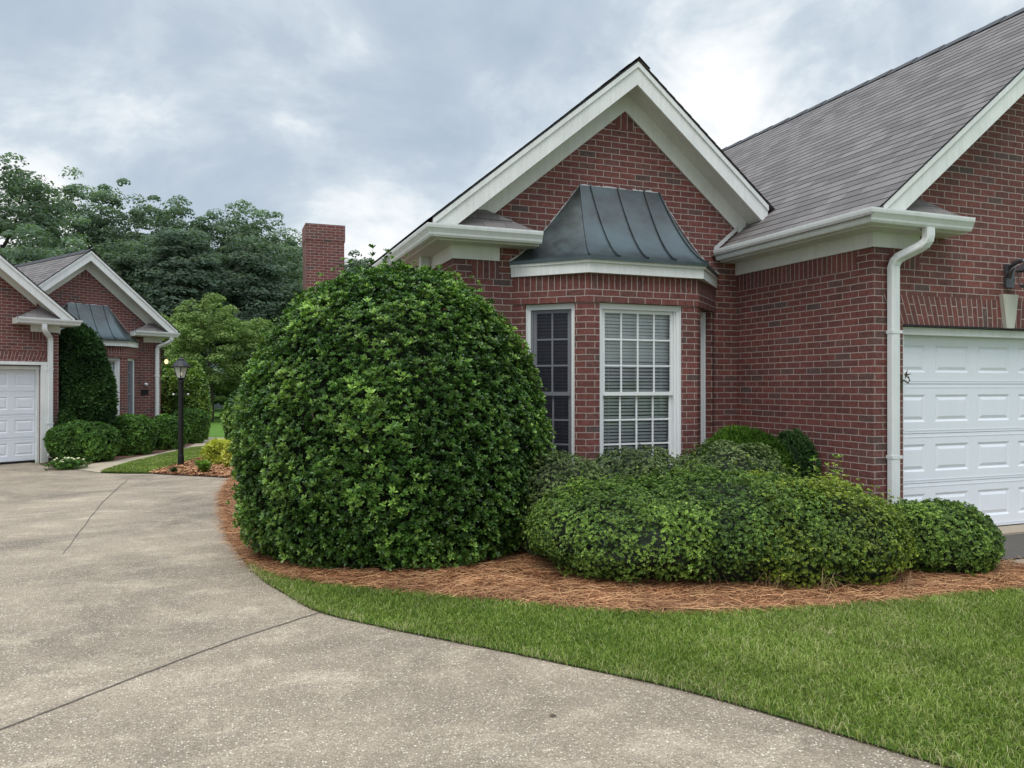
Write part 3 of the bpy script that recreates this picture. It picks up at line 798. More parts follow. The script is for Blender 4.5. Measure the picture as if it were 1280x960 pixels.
# ------------------------------------------------------------------ trees
def tree(name, loc, w, h, zlow, mat, n_cl, cards, size, seed, label, group=None, kind='broad', cl_r=None, cat='tree'):
    root = empty(name, (loc[0], loc[1], gz(loc[1])), 0, label=label, cat=cat, group=group)
    r_ = np.random.default_rng(seed); rx = w / 2; H = h - zlow
    if kind == 'layered':
        # layered flat boughs
        tt = r_.random(n_cl) ** .9; env = ((1 - tt) ** .45 * rx + .12 * rx) * (.72 + .4 * r_.random(n_cl)); a = r_.random(n_cl) * 6.283
        rad = env * np.sqrt(r_.random(n_cl)) ; C = np.stack([np.cos(a) * rad, np.sin(a) * rad, zlow + tt * H], 1); crr = (cl_r or rx * .3) * (1 - .45 * tt)
        sq = .5
    else:
        d = np.stack([r_.normal(size=n_cl) for _ in range(3)], 1); d /= np.linalg.norm(d, axis=1, keepdims=True)
        rad = (.34 + .60 * r_.random(n_cl) ** .65)
        wob = np.clip(1.04 + .12 * lowf(d, 2.3, seed), .84, 1.12)
        C = d * np.array([rx, rx, H / 2]) * (rad * wob)[:, None] * .88
        # broader in the upper middle
        C[:, :2] *= (1.06 - .28 * np.clip(-C[:, 2:3] / (H / 2), 0, 1))
        C[:, 2] += zlow + H / 2
        crr = (cl_r or rx * .27) * (.65 + .7 * r_.random(n_cl)); sq = .75 if kind != 'pine' else .6
        if kind == 'pine': C[:, :2] *= (1.1 - .3 * (C[:, 2:3] - zlow) / H)
    k = cards
    dd = r_.normal(size=(n_cl * k, 3)); dd /= np.linalg.norm(dd, axis=1, keepdims=True); dd[:, 2] = np.where(dd[:, 2] < -.25, -dd[:, 2], dd[:, 2])
    CC = np.repeat(C, k, 0); rr = np.repeat(crr, k) * (.55 + .5 * r_.random(n_cl * k) ** .5)
    P = CC + dd * rr[:, None] * np.array([1, 1, sq])
    N = dd + r_.normal(size=dd.shape) * .45; N[:, 2] += .25; N /= np.linalg.norm(N, axis=1, keepdims=True)
    ref = np.tile([[0, 0, 1.]], (len(N), 1)) + r_.normal(size=N.shape) * .4
    U = np.cross(N, ref); U /= np.linalg.norm(U, axis=1, keepdims=True) + 1e-9; W_ = np.cross(N, U)
    s = size * (.5 + r_.random(len(P)))[:, None]
    ar = 1.9 if kind == 'pine' else 1.35
    V = np.stack([P - U * s * ar * .5, P - W_ * s * .42 + U * s * .1, P + U * s * ar * .5 + N * s * .12, P + W_ * s * .42 - U * s * .05], 1)
    F = np.arange(len(P) * 4).reshape(-1, 4)
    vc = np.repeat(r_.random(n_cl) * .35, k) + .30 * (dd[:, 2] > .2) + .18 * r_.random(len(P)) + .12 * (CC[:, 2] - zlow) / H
    np_mesh('crown', V.reshape(-1, 3), F, mat, root, {'var': np.repeat(np.clip(vc, 0, 1), 4)})
    mb = MB(); mb.smooth = True
    tr = max(.06, .022 * h); top = zlow + H * (.9 if kind == 'pine' else .6)
    mb.tube([(0, 0, -.2), (tr * .5, 0, h * .2), (-tr * .6, tr * .4, h * .42), (0, 0, top)], tr, 8, tr * .25)
    mb.build('trunk', M['bark'], root)
    order = r_.permutation(n_cl)[:7]
    for i in order:
        mb = MB()
        c = Vector(C[i]); z0 = min(max(c.z - (Vector((c.x, c.y, 0)).length) * .8, h * .15), top * .97)
        st = Vector((0, 0, z0)); mb.tube([st, st.lerp(c, .5) + Vector((0, 0, -.03 * h)), c], tr * .3, 5, tr * .08)
        mb.build('limb', M['bark'], root)
    return root
GT = 'woodland trees behind the houses'
FOREST = [
 (-18.5, 56, 9.5, 17.5, 2, 'broad', 'tall oak-like tree at the left edge of the woods, mostly out of frame'),
 (-11.6, 51.5, 9.4, 15.6, 1.0, 'broad', 'large dense broadleaf tree at the far left, tallest on the skyline'),
 (-9.3, 60.5, 6.0, 17.2, 2, 'broad', 'slim tree rising just right of the tall leftmost crown'),
 (-6.9, 62, 6.6, 17.4, 1, 'broad', 'rounded tree standing left of the skyline dip above the far gable'),
 (-3.9, 60.2, 7.0, 16.8, 1, 'broad', 'pointed broadleaf tree above the far gable peak'),
 (-1.4, 62, 6.0, 15.6, 1, 'broad', 'green tree filling the skyline dip above the copper bay roof'),
 (2.2, 61.5, 8.8, 16.2, 1, 'broad', 'wide leafy tree left of the brick chimney'),
 (5.6, 62.5, 6.0, 14.8, 1, 'broad', 'tree whose crown meets the left side of the chimney'),
 (10.4, 62, 7.6, 13.4, .5, 'broad', 'tree showing between the chimney and the white eave'),
 (14.2, 66, 7.0, 12.0, .5, 'broad', 'low tree crown right of the chimney behind the holly'),
 (-8.9, 46.5, 7.4, 10.6, .5, 'broad', 'lighter green tree rising behind the far house roof'),
 (-5.0, 55.5, 6.6, 12.6, .5, 'broad', 'deep green tree low in the middle of the woods'),
 (-2.2, 52.5, 5.8, 12.4, 1, 'pine', 'dark pine with flat boughs in the middle of the woods'),
 (1.8, 54, 6.2, 12.2, 1, 'pine', 'dark pine with flat boughs right of the lamp post'),
 (4.9, 55, 6.4, 12.0, .5, 'broad', 'dense tree low in front of the chimney'),
]
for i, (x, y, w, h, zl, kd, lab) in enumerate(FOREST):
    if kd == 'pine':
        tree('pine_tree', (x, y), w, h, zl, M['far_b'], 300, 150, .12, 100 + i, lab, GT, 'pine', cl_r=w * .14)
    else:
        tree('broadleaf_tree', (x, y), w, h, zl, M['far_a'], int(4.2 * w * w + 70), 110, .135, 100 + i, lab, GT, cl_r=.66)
GM = 'pale green trees beyond the far lawn'
for i, (x, y, w, h, zl, lab) in enumerate([(-.35, 38.5, 4.4, 6.1, .4, 'pale yellow green willowy tree behind the lamp post'), (-2.5, 40.5, 3.8, 5.4, .4, 'pale green tree beside the far house corner'),
                                   (1.9, 39.5, 3.6, 5.2, .3, 'pale green tree half behind the huge holly'), (3.9, 41, 3.6, 5.0, .3, 'pale green tree hidden low behind the huge holly')]):
    tree('willowy_tree', (x, y), w, h, zl, M['mid_a'], 150, 140, .085, 200 + i, lab, GM, cl_r=.40)
for i, (x, y, w, h) in enumerate([(-5.5, 43, 3.4, 3.2), (-3.6, 44, 3.2, 3.6), (-1.3, 43.5, 3.2, 3.0), (.9, 44, 3.4, 3.2), (3.0, 44.5, 3.2, 3.2), (5.3, 45, 3.6, 3.4)]):
    tree('understory_tree', (x, y), w, h, .0, M['far_a'], 45, 80, .17, 300 + i, 'dark undergrowth bush ' + ['behind the far house roof', 'behind the far house corner', 'left of the lamp post below the woods', 'right of the lamp post below the woods', 'beside the edge of the huge holly', 'behind the huge holly'][i], 'bushes along the wood edge', cl_r=.6, cat='bush')
# wooded rise behind
V = []; nx, ny = 60, 14
for j in range(ny):
    for i in range(nx):
        x = -90 + 180 * i / (nx - 1); y = 62 + 60 * j / (ny - 1)
        V.append((x, y, -.12 + 7.5 * (1 - math.exp(-((y - 62) / 16) ** 2)) * (.8 + .25 * math.sin(x * .11) + .15 * math.sin(x * .37 + y * .2))))
F = [(j * nx + i, j * nx + i + 1, (j + 1) * nx + i + 1, (j + 1) * nx + i) for j in range(ny - 1) for i in range(nx - 1)]
me = bpy.data.meshes.new('hill'); me.from_pydata(V, [], F)
tag(add_mesh('hill', me, M['hill']), kind='structure')

# ------------------------------------------------------------------ the house (built once per mirror state)
def build_house(loc, rz, mirror, label, far_house):
    O = (4.3, 7.74, 0)
    sx = -1 if mirror else 1
    xf = lambda p: ((p[0] - O[0]) * sx, p[1] - O[1], p[2])
    root = empty('brick_house', loc, rz, label=label, cat='house')
    def mbn(): return MB(xf)
    PT = .82
    gab = lambda x: 5.17 - PT * abs(x - 4.32)          # top edge of bay gable rake
    gar = lambda x: 3.24 + PT * (x - 5.66) if x <= 9.3 else 3.24 + PT * (12.94 - x)  # garage rake
    VO = -2.74 + 41 * .0677
    # ---- brick walls
    m = mbn()
    zb = -.3
    # bay gable wall: columns around the bay
    def gwall(x0, x1, y, z0, fn, u0):
        xs = [x0] + [x for x in (4.32, 9.3) if x0 < x < x1] + [x1]
        pts = [(x0, y, z0), (x1, y, z0)] + [(x, y, fn(x)) for x in xs[::-1]]
        m.poly(pts, [(p[0] + u0, p[2] + VO) for p in pts])
    gf = lambda x: gab(x) - .30
    gwall(2.30, 2.98, 7.74, zb, gf, 0); gwall(2.98, 5.53, 7.74, 2.6, gf, 0); gwall(5.53, 5.86, 7.74, zb, gf, 0); gwall(5.86, 6.12, 7.74, 3.0, gf, 0)
    # side wall, back, return wall
    m.rect((2.30, 20), (2.30, 7.74), zb, 3.1, 2.3 - 12.26, VO)
    m.rect((5.86, 7.74), (5.86, 5.66), zb, 3.1, 5.86 - 2.08, VO)
    gg = lambda x: gar(x) - .20
    gwall(5.86, 6.24, 5.66, zb, gg, 0); gwall(6.24, 9.10, 5.66, 2.18, gg, 0); gwall(9.10, 12.74, 5.66, zb, gg, 0)
    m.rect((12.74, 5.66), (12.74, 20), zb, 3.1, 0, VO)
    gwall(2.30, 12.74, 20, zb, lambda x: 3.1, 0)
    # garage jamb reveals
    m.rect((6.24, 5.66), (6.24, 5.80), zb, 2.18, 6.24, VO); m.rect((9.10, 5.80), (9.10, 5.66), zb, 2.18, 6.24, VO)
    m.build('wall', M['brick'], root)
    # ---- bay
    J0, F0, F1, J1 = (2.97, 7.74), (3.58, 7.17), (4.91, 7.17), (5.54, 7.74)
    m = mbn()
    seg = [(J0, F0), (F0, F1), (F1, J1)]
    def lerp(a, b, t): return (a[0] + (b[0] - a[0]) * t, a[1] + (b[1] - a[1]) * t)
    WB, WT = .62, 2.47
    uu = 0; wins = []
    for si, (a, b) in enumerate(seg):
        L = math.hypot(b[0] - a[0], b[1] - a[1])
        o0, o1 = ((.13, L - .15), (.13, L - .19), (.15, L - .13))[si]
        A, B = lerp(a, b, o0 / L), lerp(a, b, o1 / L)
        n = Vector(((b[1] - a[1]) / L, -(b[0] - a[0]) / L))
        m.rect(a, A, zb, WT, uu, VO); m.rect(B, b, zb, WT, uu + o1, VO); m.rect(A, B, zb, WB, uu + o0, VO)
        # proud band over the windows (1 cm)
        # reveals
        iA = (A[0] - n.x * .1, A[1] - n.y * .1); iB = (B[0] - n.x * .1, B[1] - n.y * .1)
        m.rect(A, iA, WB, WT, 0, VO); m.rect(iB, B, WB, WT, 0, VO)
        m.poly([(A[0], A[1], WB), (B[0], B[1], WB), (iB[0], iB[1], WB), (iA[0], iA[1], WB)])
        if si == 2: A = (A[0] - n.x * .045, A[1] - n.y * .045); B = (B[0] - n.x * .045, B[1] - n.y * .045)
        wins.append((A, B, n)); uu += L
    m.build('bay_wall', M['brick'], root)
    def offpoly(d):  # bay outline pushed outward by d
        k = math.tan(R(21.6))
        e = 1.3 if d < .05 else .45
        return [(2.97 - d * e, 7.735), (3.58 - d * k, 7.17 - d), (4.91 + d * k, 7.17 - d), (5.54 + d * e, 7.735)]
    m = mbn(); op = offpoly(.012); u = 0
    for a, b in zip(op[:-1], op[1:]):
        L = math.hypot(b[0] - a[0], b[1] - a[1]); m.rect(a, b, WT, 2.605, u, -WT + .0677 * 36); u += L
    ip = offpoly(-.11)
    for i in range(3): m.poly([(*op[i], WT), (*op[i + 1], WT), (*ip[i + 1], WT), (*ip[i], WT)])
    m.build('bay_lintel', M['brick'], root)
    m = mbn(); op = offpoly(.008); u = 0
    for a, b in zip(op[:-1], op[1:]):
        L = math.hypot(b[0] - a[0], b[1] - a[1]); m.rect(a, b, 2.605, 2.80, u, -2.605 + .03); u += L
    m.build('soldier_course', M['soldier'], root)
    # soldier courses under the friezes
    m = mbn()
    m.rect((5.856, 7.74), (5.856, 5.86), 2.74, 2.935, 0, -2.74 + .03)
    m.build('soldier_course', M['soldier'], root); m = mbn()
    m.rect((6.06, 5.656), (6.46, 5.656), 2.74, 2.93, 0, -2.74 + .03)
    m.build('soldier_course', M['soldier'], root); m = mbn()
    m.rect((2.49, 7.736), (2.80, 7.736), 2.74, 2.93, 0, -2.74 + .03)
    m.build('soldier_course', M['soldier'], root); m = mbn()
    m.poly([(4.20, 7.736, 4.52), (4.44, 7.736, 4.52), (4.44, 7.736, 4.80), (4.20, 7.736, 4.80)], [(0, .03), (.2031, .03), (.2031, .24), (0, .24)])
    m.build('soldier_course', M['soldier'], root)
    # jack arch over the garage door + keystone
    m = mbn()
    a0, a1, kx = 5.99, 9.35, 7.67
    n = 26
    for i in range(n):
        xa = 6.10 + (kx - 6.10) * i / n; xb = 6.10 + (kx - 6.10) * (i + 1) / n
        tilt = lambda x: (x - kx) * .075
        for s_ in (1, -1):
            X = lambda x, top: kx + s_ * ((x - kx) + (tilt(x) if top else 0))
            m.poly([(X(xa, 0), 5.654, 2.20), (X(xb, 0), 5.654, 2.20), (X(xb, 1), 5.654, 2.485), (X(xa, 1), 5.654, 2.485)],
                   [(xa - kx, 0.), (xb - kx, 0.), (xb - kx, .285), (xa - kx, .285)])
    m.build('jack_arch', M['arch'], root)
    m = mbn()
    m.prism([(kx - .055, 5.655, 2.195), (kx + .055, 5.655, 2.195), (kx + .115, 5.655, 2.545), (kx - .115, 5.655, 2.545)], (0, -.045, 0))
    m.build('keystone', M['keystone'], root, bevel=.006)
    # ---- windows
    def window(P0, P1, n, z0, z1, cols, pane_m, screened=False):
        L = math.hypot(P1[0] - P0[0], P1[1] - P0[1]); d = ((P1[0] - P0[0]) / L, (P1[1] - P0[1]) / L)
        T = lambda a, b, z: (P0[0] + d[0] * a + n.x * b, P0[1] + d[1] * a + n.y * b, z)
        def bx(mm, a0, a1, b0, b1, q0, q1):
            mm.hexa([T(a0, b0, q0), T(a1, b0, q0), T(a1, b1, q0), T(a0, b1, q0), T(a0, b0, q1), T(a1, b0, q1), T(a1, b1, q1), T(a0, b1, q1)])
        J = .048
        f = mbn()
        bx(f, 0, J, -.13, -.045, z0, z1); bx(f, L - J, L, -.13, -.045, z0, z1)
        bx(f, J, L - J, -.13, -.047, z1 - .06, z1); bx(f, J, L - J, -.13, -.02, z0, z0 + .05)
        bx(f, J, J + .02, -.13, -.066, z0 + .05, z1 - .06); bx(f, L - J - .02, L - J, -.13, -.066, z0 + .05, z1 - .06)
        bx(f, 0, .018, -.045, -.028, z0, z1); bx(f, L - .018, L, -.045, -.028, z0, z1)
        w = f.build('window', M['vinyl'], root)
        a0, a1 = J + .022, L - J - .022; zm = (z0 + z1) / 2 - .03
        for up in (1, 0):
            bo = -.082 if up else -.108
            q0, q1 = (zm - .02, z1 - .062) if up else (z0 + .052, zm + .015)
            s = mbn(); st = .032
            bx(s, a0, a0 + st, bo - .022, bo, q0, q1); bx(s, a1 - st, a1, bo - .022, bo, q0, q1)
            bx(s, a0 + st, a1 - st, bo - .022, bo + (.002 if up else 0), q0, q0 + (.04 if up else .05)); bx(s, a0 + st, a1 - st, bo - .022, bo, q1 - .034, q1)
            for c in range(1, cols):
                x = a0 + st + (a1 - a0 - 2 * st) * c / cols; bx(s, x - .009, x + .009, bo - .017, bo - .006, q0 + .04, q1 - .034)
            for r in range(1, 3):
                z = q0 + .04 + (q1 - q0 - .074) * r / 3; bx(s, a0 + st, a1 - st, bo - .0165, bo - .0065, z - .009, z + .009)
            s.build('sash', M['vinyl'], w)
            g = mbn(); g.poly([T(a0 + .01, bo - .018, q0 + .01), T(a1 - .01, bo - .018, q0 + .01), T(a1 - .01, bo - .018, q1 - .01), T(a0 + .01, bo - .018, q1 - .01)])
            g.build('pane', pane_m, w)
        if screened:
            sc_ = mbn(); sc_.poly([T(J, -.05, z0 + .05), T(L - J, -.05, z0 + .05), T(L - J, -.05, z1 - .06), T(J, -.05, z1 - .06)])
            sc_.build('insect_screen', M['mesh'], w)
        bl = mbn(); nz = int((z1 - z0 - .1) / .0362)
        for i in range(nz):
            z = z1 - .085 - i * .0362
            tl = R(60 if i < nz * .30 else 40) + random.uniform(-.04, .04); hw = .0185
            dz, db = hw * math.sin(tl), hw * math.cos(tl); sag = random.uniform(-.004, .004) if i % 7 == 3 else random.uniform(-.0015, .0015)
            bl.poly([T(J + .02, -.165 + db, z - dz), T(L - J - .02, -.165 + db, z - dz + sag), T(L - J - .02, -.165 - db, z + dz + sag), T(J + .02, -.165 - db, z + dz)])
        for x in (.18, L / 2, L - .18):
            bx(bl, x - .002, x + .002, -.150, -.147, z0 + .05, z1 - .06)
        bl.build('blind', M['blind'], w)
        return w
    for i, (A, B, n) in enumerate(wins):
        w = window(A, B, n, WB, WT - .002, (2, 4, 2)[i], M['screen'] if i == 0 else M['glass'], i == 0)
        if i == 0: w['label'] = 'dark screened narrow window on the angled side of the bay'
    # dim room behind the bay
    m = mbn()
    q = offpoly(-.30); q = [(3.3, 7.70), (3.72, 7.40), (4.77, 7.40), (5.2, 7.70)]
    m.rect((2.4, 9.4), (5.8, 9.4), .3, 2.6); m.rect((2.4, 7.8), (2.4, 9.4), .3, 2.6); m.rect((5.8, 9.4), (5.8, 7.8), .3, 2.6)
    m.poly([(2.4, 7.2, .35), (5.8, 7.2, .35), (5.8, 9.4, .35), (2.4, 9.4, .35)])
    m.poly([(3.1, 7.74, 2.59), (3.62, 7.25, 2.59), (4.87, 7.25, 2.59), (5.4, 7.74, 2.59), (5.8, 9.4, 2.59), (2.4, 9.4, 2.59)])
    m.build('room', M['interior'], root)
    # ---- bay fascia and copper roof
    m = mbn()
    def band(m, d, z0, z1):
        p = offpoly(d); r = offpoly(-.05)
        for i in range(3):
            m.poly([(*p[i], z0), (*p[i + 1], z0), (*p[i + 1], z1), (*p[i], z1)])
            m.poly([(*p[i], z0), (*p[i + 1], z0), (*r[i + 1], z0), (*r[i], z0)]); m.poly([(*p[i], z1), (*p[i + 1], z1), (*r[i + 1], z1), (*r[i], z1)])
    band(m, .075, 2.765, 2.868); band(m, .10, 2.868, 2.915)
    m.build('bay_fascia', M['white'], root)
    m = mbn()
    bp = offpoly(.125); N = 22
    zt, zbm = 3.83, 2.93
    X0t, X1t = 3.75, 4.76
    def hip(i, s):  # i=0 left wall curve, 1 left hip, 2 right hip, 3 right wall curve
        zz = zbm + (zt - zbm) * (1 - s) ** (1.27 if i in (0, 3) else 1.5)
        xt = X0t if i < 2 else X1t
        x = xt + (bp[i][0] - xt) * s; y = 7.72 + (bp[i][1] - 7.72) * (s if i in (1, 2) else 0)
        if i in (0, 3): y = 7.735
        return (x, y, zz)
    m.smooth = False
    for i in range(3):
        for k in range(N):
            s0, s1 = k / N, (k + 1) / N
            m.poly([hip(i, s0), hip(i, s1), hip(i + 1, s1), hip(i + 1, s0)])
    # drip edge
    for i in range(3):
        a, b = hip(i, 1), hip(i + 1, 1)
        m.poly([a, b, (b[0], b[1], b[2] - .035), (a[0], a[1], a[2] - .035)])
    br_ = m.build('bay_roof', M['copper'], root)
    mm = br_.data
    bm = bmesh.new(); bm.from_mesh(mm); bmesh.ops.remove_doubles(bm, verts=bm.verts, dist=1e-4); bm.to_mesh(mm); bm.free()
    mm.polygons.foreach_set('use_smooth', [True] * len(mm.polygons))
    e = br_.modifiers.new('split', 'EDGE_SPLIT'); e.split_angle = R(25)
    def seam(fn):
        m = mbn(); pts = [Vector(fn(k / N)) for k in range(N + 1)]
        for a, b in zip(pts[:-1], pts[1:]):
            h = Vector((0, -.008, .020)); w = Vector((.007, 0, 0))
            m.hexa([a - w, a + w, b + w, b - w, a - w + h, a + w + h, b + w + h, b - w + h])
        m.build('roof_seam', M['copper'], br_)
    seam(lambda s: hip(1, s)); seam(lambda s: hip(2, s))
    for xs in (3.88, 4.22, 4.56):
        def fn(s, xs=xs):
            a, b = hip(1, s), hip(2, s); return (xs, (a[1] + b[1]) / 2 - .002, (a[2] + b[2]) / 2)
        seam(fn)
    # sealant line along the wall
    m = mbn(); prev = None
    rr = random.Random(5)
    path = [hip(0, 1 - k / 26) for k in range(27)] + [(X0t + (X1t - X0t) * k / 12, 7.72, zt) for k in range(1, 13)] + [hip(3, k / 26) for k in range(1, 27)]
    for a, b in zip(path[:-1], path[1:]):
        j = [rr.uniform(.004, .022) for _ in range(2)]
        m.poly([(a[0], 7.728, a[2] + .002), (b[0], 7.728, b[2] + .002), (b[0], 7.728, b[2] + j[0]), (a[0], 7.728, a[2] + j[1])])
    m.build('sealant', M['caulk'], br_)
    # ---- roofs
    def slope(m, xe, ze, xr, zr, y0, y1, rows=True):
        L = math.hypot(xr - xe, zr - ze); nr = int(L / .14) + 1
        nrm = Vector((-(zr - ze), 0, xr - xe)) / L
        if nrm.z < 0: nrm = -nrm
        for k in range(nr):
            a, b = k * .14, min(L, (k + 1) * .14)
            if a >= L: break
            fa, fb = a / L, b / L
            pa = Vector((xe + (xr - xe) * fa, 0, ze + (zr - ze) * fa)) + nrm * .006; pb = Vector((xe + (xr - xe) * fb, 0, ze + (zr - ze) * fb)) + nrm * .001
            pc = pa - nrm * .006
            m.poly([(pa.x, y0, pa.z), (pa.x, y1, pa.z), (pb.x, y1, pb.z), (pb.x, y0, pb.z)], [(y0, a), (y1, a), (y1, b), (y0, b)])
            m.poly([(pc.x, y0, pc.z), (pc.x, y1, pc.z), (pa.x, y1, pa.z), (pa.x, y0, pa.z)], [(y0, a)] * 4)
    m = mbn()
    yg = 5.33
    slope(m, 5.50, gar(5.50) + .03, 9.3, gar(9.3) + .03, yg, 20.4)
    slope(m, 13.10, gar(13.10) + .03, 9.3, gar(9.3) + .03, yg, 20.4)
    m.build('roof', M['shingle'], root)
    m = mbn()
    slope(m, 1.93, gab(1.93) + .03, 4.32, gab(4.32) + .03, 7.41, 20.4)
    slope(m, 6.30, gab(6.30) + .03, 4.32, gab(4.32) + .03, 7.41, 20.4)
    m.build('roof', M['shingle'], root)
    # ridge caps
    for xr, zr, y0 in ((9.3, gar(9.3), yg), (4.32, gab(4.32), 7.41)):
        m = mbn(); y = y0 - .01; k = 0
        while y < 20.4:
            z = zr + .052 + (.006 if k % 2 else 0)
            for s_ in (-1, 1):
                m.poly([(xr, y, z), (xr, y + .25, z - .004), (xr + s_ * .14, y + .25, z - .004 - .14 * PT), (xr + s_ * .14, y, z - .14 * PT)], [(y, 0), (y + .25, 0), (y + .25, .13), (y, .13)])
            y += .22; k += 1
        m.build('ridge_cap', M['edge'], root)
    # dark shingle edge above each rake, barge boards, soffits, rake friezes
    def rake(fn, xa, xb, yf, yw, fr=True):
        """one straight rake between xa and xb"""
        za, zb2 = fn(xa), fn(xb)
        m = mbn()
        m.prism([(xa, yf - .012, za + .004), (xb, yf - .012, zb2 + .004), (xb, yf - .012, zb2 + .026), (xa, yf - .012, za + .026)], (0, .03, 0))
        m.build('shingle_edge', M['edge'], root)
        m = mbn()
        EZ = 3.19
        def clip(lo):
            pts = []
            sl = (zb2 - za) / (xb - xa)
            if za + lo < EZ: pts += [(xa, yf, EZ), (xa + (EZ - za - lo) / sl, yf, EZ), (xb, yf, zb2 + lo)]
            elif zb2 + lo < EZ: pts += [(xa, yf, za + lo), (xb + (EZ - zb2 - lo) / sl, yf, EZ), (xb, yf, EZ)]
            else: pts += [(xa, yf, za + lo), (xb, yf, zb2 + lo)]
            return pts
        m.prism(clip(-.245) + [(xb, yf, zb2 + .002), (xa, yf, za + .002)], (0, .028, 0))
        m.prism([(xa, yf - .018, za - .055), (xb, yf - .018, zb2 - .055), (xb, yf - .018, zb2 + .003), (xa, yf - .018, za + .003)], (0, .017, 0))
        m.build('barge_board', M['white'], root, bevel=.003)
        m = mbn()
        zs = -.225
        c2 = clip(zs)
        for p, q in zip(c2[:-1], c2[1:]): m.poly([(p[0], yf + .026, p[2]), (q[0], yf + .026, q[2]), (q[0], yw, q[2]), (p[0], yw, p[2])])
        m.build('soffit', M['trim_low'], root)
    rake(gab, 1.99, 4.32, 7.44, 7.74); rake(gab, 4.32, 6.08, 7.44, 7.74)
    rake(gar, 5.66, 9.3, 5.36, 5.66); rake(gar, 9.3, 12.94, 5.36, 5.66)
    def frz(fn, xa, xb, y, lo=-.445, hi=-.22):
        m = mbn(); m.prism([(xa, y, fn(xa) + lo), (xb, y, fn(xb) + lo), (xb, y, fn(xb) + hi), (xa, y, fn(xa) + hi)], (0, -.022, 0))
        m.build('frieze_board', M['trim_low'], root, bevel=.002)
    frz(gab, 2.52, 4.32, 7.736); frz(gab, 4.32, 5.98, 7.736)
    frz(gar, 6.33, 9.3, 5.656, -.30, -.20); frz(gar, 9.3, 12.27, 5.656, -.30, -.20)
    # level friezes and soffits at the eaves
    m = mbn()
    m.box(2.276, 2.298, 7.74, 20, 2.93, 3.08); m.box(2.276, 2.80, 7.716, 7.738, 2.93, 3.08)
    m.box(5.836, 5.858, 5.66, 7.735, 2.93, 3.08); m.box(5.836, 6.44, 5.636, 5.658, 2.93, 3.08)
    m.build('frieze_board', M['trim_low'], root)
    m = mbn()
    m.box(2.05, 2.30, 7.52, 20.2, 3.075, 3.09); m.box(2.30, 3.17, 7.52, 7.735, 3.075, 3.09)
    m.box(5.62, 5.86, 5.45, 7.735, 3.075, 3.09); m.box(5.86, 6.80, 5.45, 5.655, 3.075, 3.09)
    # fascia behind the gutters
    m.box(2.05, 2.07, 7.52, 20.2, 3.09, 3.20); m.box(2.07, 3.17, 7.52, 7.54, 3.09, 3.20); m.box(3.15, 3.17, 7.54, 7.735, 3.09, 3.20)
    m.box(5.62, 5.64, 5.45, 7.735, 3.09, 3.20); m.box(5.64, 6.80, 5.45, 5.47, 3.09, 3.20); m.box(6.78, 6.80, 5.47, 5.655, 3.09, 3.20)
    m.build('soffit', M['trim_low'], root)
    # small shingled pent roofs on the cornice returns
    for xa, xb, yf, yw in ((2.0, 3.16, 7.44, 7.738), (5.56, 6.79, 5.37, 5.658)):
        m = mbn(); z0 = 3.205; z1 = z0 + .27
        p = [(xa, yf, z0), (xb, yf, z0), (xb - .55, yw, z1), (xb - .62, yw, z1)]
        m.poly(p, [(q[0], (q[1] - yf) * 1.3) for q in p]); m.poly([(xb, yf, z0), (xb, yw, z0), (xb - .55, yw, z1)], [(0, 0), (.3, 0), (.2, .4)])
        # second shingle row, slightly proud
        mid = [(xa + .30, yf + .13, z0 + .128), (xb - .25, yf + .13, z0 + .128), (xb - .55, yw, z1 + .008), (xb - .62, yw, z1 + .008)]
        m.poly(mid, [(q[0] + .13, (q[1] - yf) * 1.3) for q in mid])
        m.build('return_roof', M['shingle'], root)
    # ---- gutters (ogee profile)
    gp = [(0, -.125), (.075, -.125), (.088, -.105), (.092, -.085), (.105, -.06), (.118, -.04), (.122, -.015), (.122, 0), (.110, 0), (.108, -.012), (.09, -.05), (.07, -.11), (.01, -.11), (.01, 0), (0, 0)]
    m = mbn(); m.sweep([(2.048, 20.2, 3.215), (2.048, 7.518, 3.215), (3.17, 7.518, 3.215)], gp, 1)
    m.build('gutter', M['gutter'], root, merge=True)
    m = mbn(); m.sweep([(5.618, 7.70, 3.215), (5.618, 5.448, 3.215), (6.80, 5.448, 3.215)], gp, 1)
    m.build('gutter', M['gutter'], root, merge=True)
    # ---- downspouts
    def spout(path, straps, A=(1, 0, 0), wa=.102, wb=.075):
        m = mbn(); m.duct(path, wa, wb, A)
        d = m.build('downspout', M['gutter'], root)
        for x, y, z in straps:
            s = mbn(); s.box(x - wa / 2 - .004, x + wa / 2 + .02, y - wb / 2 - .004, y + wb / 2, z, z + .03)
            s.build('strap', M['gutter'], d)
    cx = 6.06
    curve = [(6.27, 5.395, 3.09), (6.27, 5.395, 3.02), (6.265, 5.40, 2.98), (6.25, 5.415, 2.945), (6.22, 5.445, 2.915), (6.13, 5.53, 2.855), (6.09, 5.57, 2.825), (6.068, 5.59, 2.79), (cx, 5.605, 2.74)]
    bot = [(cx, 5.605, .02)] if not far_house else [(cx, 5.605, .42), (cx + .01, 5.57, .34), (cx + .06, 5.46, .25), (cx + .10, 5.36, .20)]
    spout(curve + bot, [(cx, 5.605, 2.1), (cx, 5.605, .9)])
    if far_house:
        curve = [(2.16, 7.46, 3.09), (2.16, 7.47, 3.0), (2.20, 7.50, 2.95), (2.30, 7.60, 2.88), (2.42, 7.67, 2.82), (2.44, 7.685, 2.74), (2.44, 7.685, .1)]
        spout(curve, [(2.44, 7.685, 2.0)])
    else:
        spout([(2.20, 8.62, 3.08), (2.20, 8.62, .1)], [(2.20, 8.62, 1.2)])
    # ---- garage door
    m = mbn(); x0, x1, yd = 6.27, 9.07, 5.80
    nsec = 4; zb_, zt_ = .115, 2.12; hs = (zt_ - zb_) / nsec
